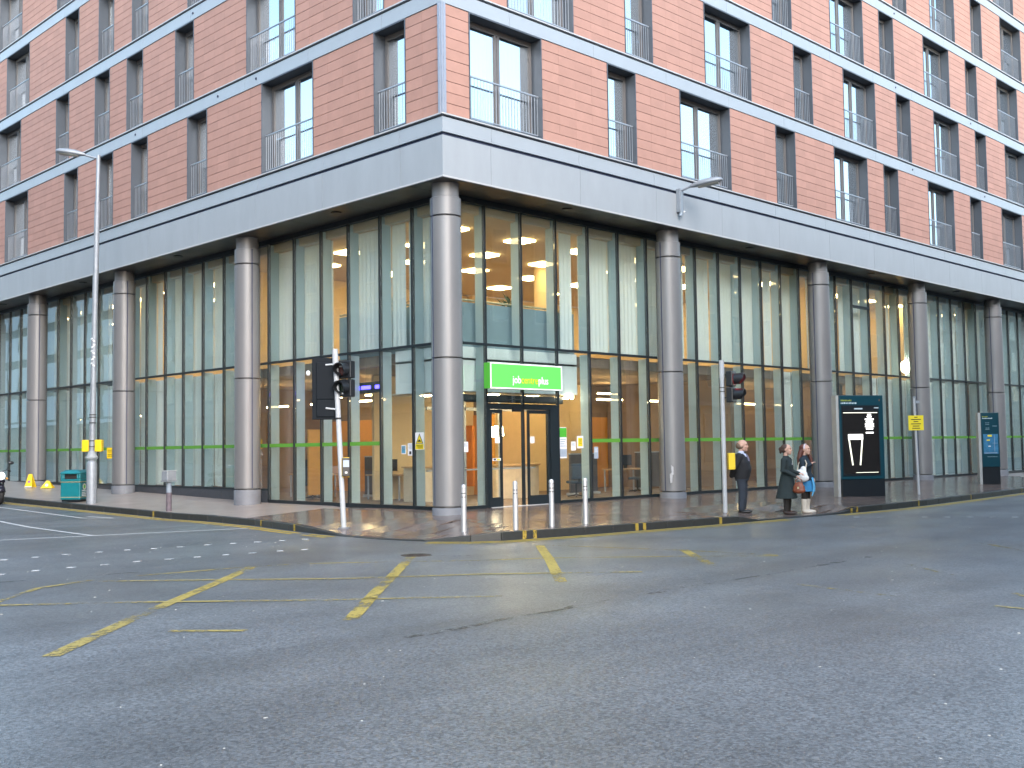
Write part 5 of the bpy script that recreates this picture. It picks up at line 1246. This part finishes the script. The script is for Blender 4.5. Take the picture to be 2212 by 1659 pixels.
for s_ in (1, -1): limb(b, [(0, .09 * s_, .84), (.015, .1 * s_, .48), (-.01, .1 * s_, .10)], [.108, .084, .072])
grown('trousers', b, TROU, man); shoes(man, SHOE)
b = MB(); b.ring([(-.015, 0, 1.45), (-.005, 0, 1.50), (.0, 0, 1.535)], [.085, .072, .066], 16); b.ell((.085, 0, 1.40), (.03, .05, .07)); grown('shirt', b, SHIRT, man, .009, 3)
MB().ring([(.105, 0, 1.46), (.125, 0, 1.42), (.158, 0, 1.28)], [.016, .02, .03], 8).obj('tie', mat('tie_grey', (.10, .10, .15), .5), man, smooth=50)
b = MB(); b.ell((-.008, 0, 1.64), (.100, .092, .062)); b.ell((-.036, 0, 1.665), (.09, .088, .09)); grown('hair', b, HAIRM, man, .008, 3)
face(man, (.03, 0, 1.67), 1.12, 0, LIP)

# --- woman in long dark coat
COAT = mat('coat_dark_green', (.016, .026, .028), .9, var=.2, scale=6, bump=.15, bscale=25); LEG = mat('leggings_dark', (.02, .016, .014), .85)
b = MB(); arms = [([(0, .18, 1.38), (.0, .22, 1.12), (.24, .10, 1.04)], (.9, -.3, -.1), 1, -1), ([(0, -.18, 1.38), (-.02, -.23, 1.12), (.22, -.13, .98)], (.9, .1, -.4), -1, -1)]
base_body(b, 0, 1, sh=.175, hipw=.14, arms=arms); head(b, (.02, 0, 1.65), 1.03)
wa = finish_body(b, 'woman in long dark coat with tied back brown hair holding a brown handbag', (8.01, -3.84, pz(8.01, -3.84)), R(-74), .985)
b = MB(); torso(b, [(.40, -.02, .235, .255), (.42, -.02, .235, .25), (.65, -.01, .19, .21), (.9, 0, .15, .18), (1.05, .005, .128, .15), (1.22, .012, .138, .168), (1.36, -.005, .10, .18), (1.44, -.012, .07, .11), (1.49, -.01, .062, .066)])
for a in arms: limb(b, list(a[0]), [.080, .066, .048])
grown('coat', b, COAT, wa)
b = MB()
for s_ in (1, -1): limb(b, [(0, .09 * s_, .6), (.0, .1 * s_, .38), (-.01, .1 * s_, .09)], [.08, .068, .05])
grown('leggings', b, LEG, wa); shoes(wa, mat('shoe_brown', (.035, .02, .016), .4))
b = MB(); b.ell((-.022, 0, 1.695), (.108, .093, .092)); b.ell((-.05, 0, 1.64), (.075, .088, .085)); b.ell((-.125, 0, 1.66), (.05, .05, .055)); b.ell((-.13, 0, 1.60), (.03, .035, .06)); grown('hair', b, HAIRD, wa, .009, 3)
MB().ell((.148, -.06, 1.28), (.012, .025, .025)).obj('brooch', mat('brooch_white', (.5, .5, .55), .4), wa, smooth=60)
face(wa, (.02, 0, 1.65), 1.03, 0, LIP)

# --- woman with white bag
JAC = mat('jacket_navy', (.012, .024, .038), .85, var=.2, scale=6, bump=.15, bscale=25); DRS = mat('dress_blue', (.03, .20, .42), .75, var=.15, scale=9); SCARF = mat('scarf_blue', (.10, .40, .68), .7)
CREAMB = mat('boot_cream', (.60, .55, .48), .6, var=.08)
b = MB(); arms = [([(0, .175, 1.38), (-.05, .22, 1.12), (.10, .20, .92)], (.5, .0, -.8), 1, -1), ([(0, -.175, 1.38), (.02, -.24, 1.14), (.16, -.11, 1.26)], (.4, .5, .5), -1, -1)]
base_body(b, 0, 1, sh=.17, hipw=.14, arms=arms); head(b, (.02, 0, 1.65), 1.03)
wb = finish_body(b, 'woman in dark jacket and blue skirt with pale headband and cream boots', (8.73, -3.94, pz(8.73, -3.94)), R(-78), .98)
b = MB(); torso(b, [(.82, 0, .155, .19), (.95, 0, .145, .175), (1.08, .005, .125, .15), (1.24, .01, .135, .17), (1.36, -.005, .10, .178), (1.44, -.012, .07, .11), (1.50, -.01, .066, .07)])
for a in arms: limb(b, list(a[0]), [.080, .066, .048])
grown('jacket', b, JAC, wb)
b = MB(); torso(b, [(.56, 0, .19, .215), (.58, 0, .19, .212), (.75, 0, .168, .195), (.9, 0, .145, .178)]); grown('skirt', b, DRS, wb)
b = MB(); b.ring([(.17, -.03, .92), (.20, -.02, .75), (.20, -.03, .60), (.17, -.09, .44)], [(.05, .02), (.055, .018), (.05, .016), (.02, .012)], 12); b.ring([(.165, .03, .9), (.195, .05, .7), (.19, .05, .55)], [(.03, .015), (.035, .015), (.03, .012)], 10); grown('scarf', b, SCARF, wb, .009, 3)
b = MB()
for s_ in (1, -1): limb(b, [(0, .09 * s_, .7), (.0, .1 * s_, .45), (-.005, .1 * s_, .28)], [.085, .072, .062])
grown('leggings', b, LEG, wb); shoes(wb, CREAMB, .34)
b = MB(); b.ell((-.024, 0, 1.695), (.108, .094, .094)); b.ell((-.062, 0, 1.60), (.075, .098, .12)); b.ring([(-.06, .07, 1.60), (-.05, .10, 1.42), (-.03, .12, 1.22)], [.06, .06, .035], 10); b.ring([(-.07, -.06, 1.60), (-.10, -.08, 1.42), (-.12, -.08, 1.24)], [.06, .06, .035], 10); b.ring([(.03, .09, 1.60), (.10, .12, 1.42), (.13, .11, 1.22)], [.03, .045, .03], 10); grown('hair', b, HAIRR, wb, .009, 3)
hb = MB()
hb.ring([(.022, .099 * math.cos(a), 1.672 + .122 * math.sin(a)) for a in [R(-5 + 190 * i / 14) for i in range(15)]], [(.010, .02)] * 15, 8); hb.obj('headband', mat('headband_pale', (.55, .48, .52), .7), wb, smooth=60)
face(wb, (.02, 0, 1.65), 1.03, 0, LIP)

def place(o, parent, p):   # put a held thing at a point given in its holder's own frame
    M_ = Matrix.Translation(parent.location) @ Matrix.Rotation(parent.rotation_euler.z, 4, 'Z') @ Matrix.Diagonal((*parent.scale, 1)); q = M_ @ Vector(p)
    o.location = q; o.rotation_euler = (0, 0, parent.rotation_euler.z); return o
LEA = mat('leather_brown', (.20, .055, .025), .45, var=.25, scale=14, bump=.2, bscale=30); CAN = mat('canvas_white', (.72, .72, .72), .8, var=.06, scale=10, bump=.15, bscale=14)
hbag = place(thing('handbag', 'brown leather handbag hanging from the hand of the woman in the long coat', 'handbag'), wa, (.30, -.13, .88))
b = MB(); b.ell((0, 0, -.20), (.15, .07, .12)); b.ell((0, 0, -.26), (.165, .08, .08)); b.ell((0, 0, -.11), (.10, .045, .06)); grown('bag_body', b, LEA, hbag, .01, 4)
MB().ring([(-.10, 0, -.14), (-.07, 0, .0), (0, 0, .045), (.07, 0, .0), (.10, 0, -.14)], .011, 8).obj('handle', LEA, hbag, smooth=60); MB().box(-.02, .02, -.09, -.075, -.22, -.17).obj('clasp', GOLD, hbag)
sbag = place(thing('shoulder_bag', 'white canvas shoulder bag with cream strap gripped by the woman in blue skirt', 'bag'), wb, (.0, -.30, 1.02))
b = MB(); b.ell((0, 0, -.02), (.17, .07, .14)); b.ell((.02, 0, -.10), (.185, .085, .11)); b.ell((.06, .01, .10), (.08, .045, .10)); grown('bag_body', b, CAN, sbag, .01, 4)
MB().ring([(.10, .02, .10), (.12, .10, .26), (.06, .13, .38), (-.02, .14, .40), (-.08, .08, .26), (-.11, .02, .06)], [(.010, .024)] * 6, 8).obj('strap', mat('strap_cream', (.62, .55, .44), .8), sbag, smooth=60)
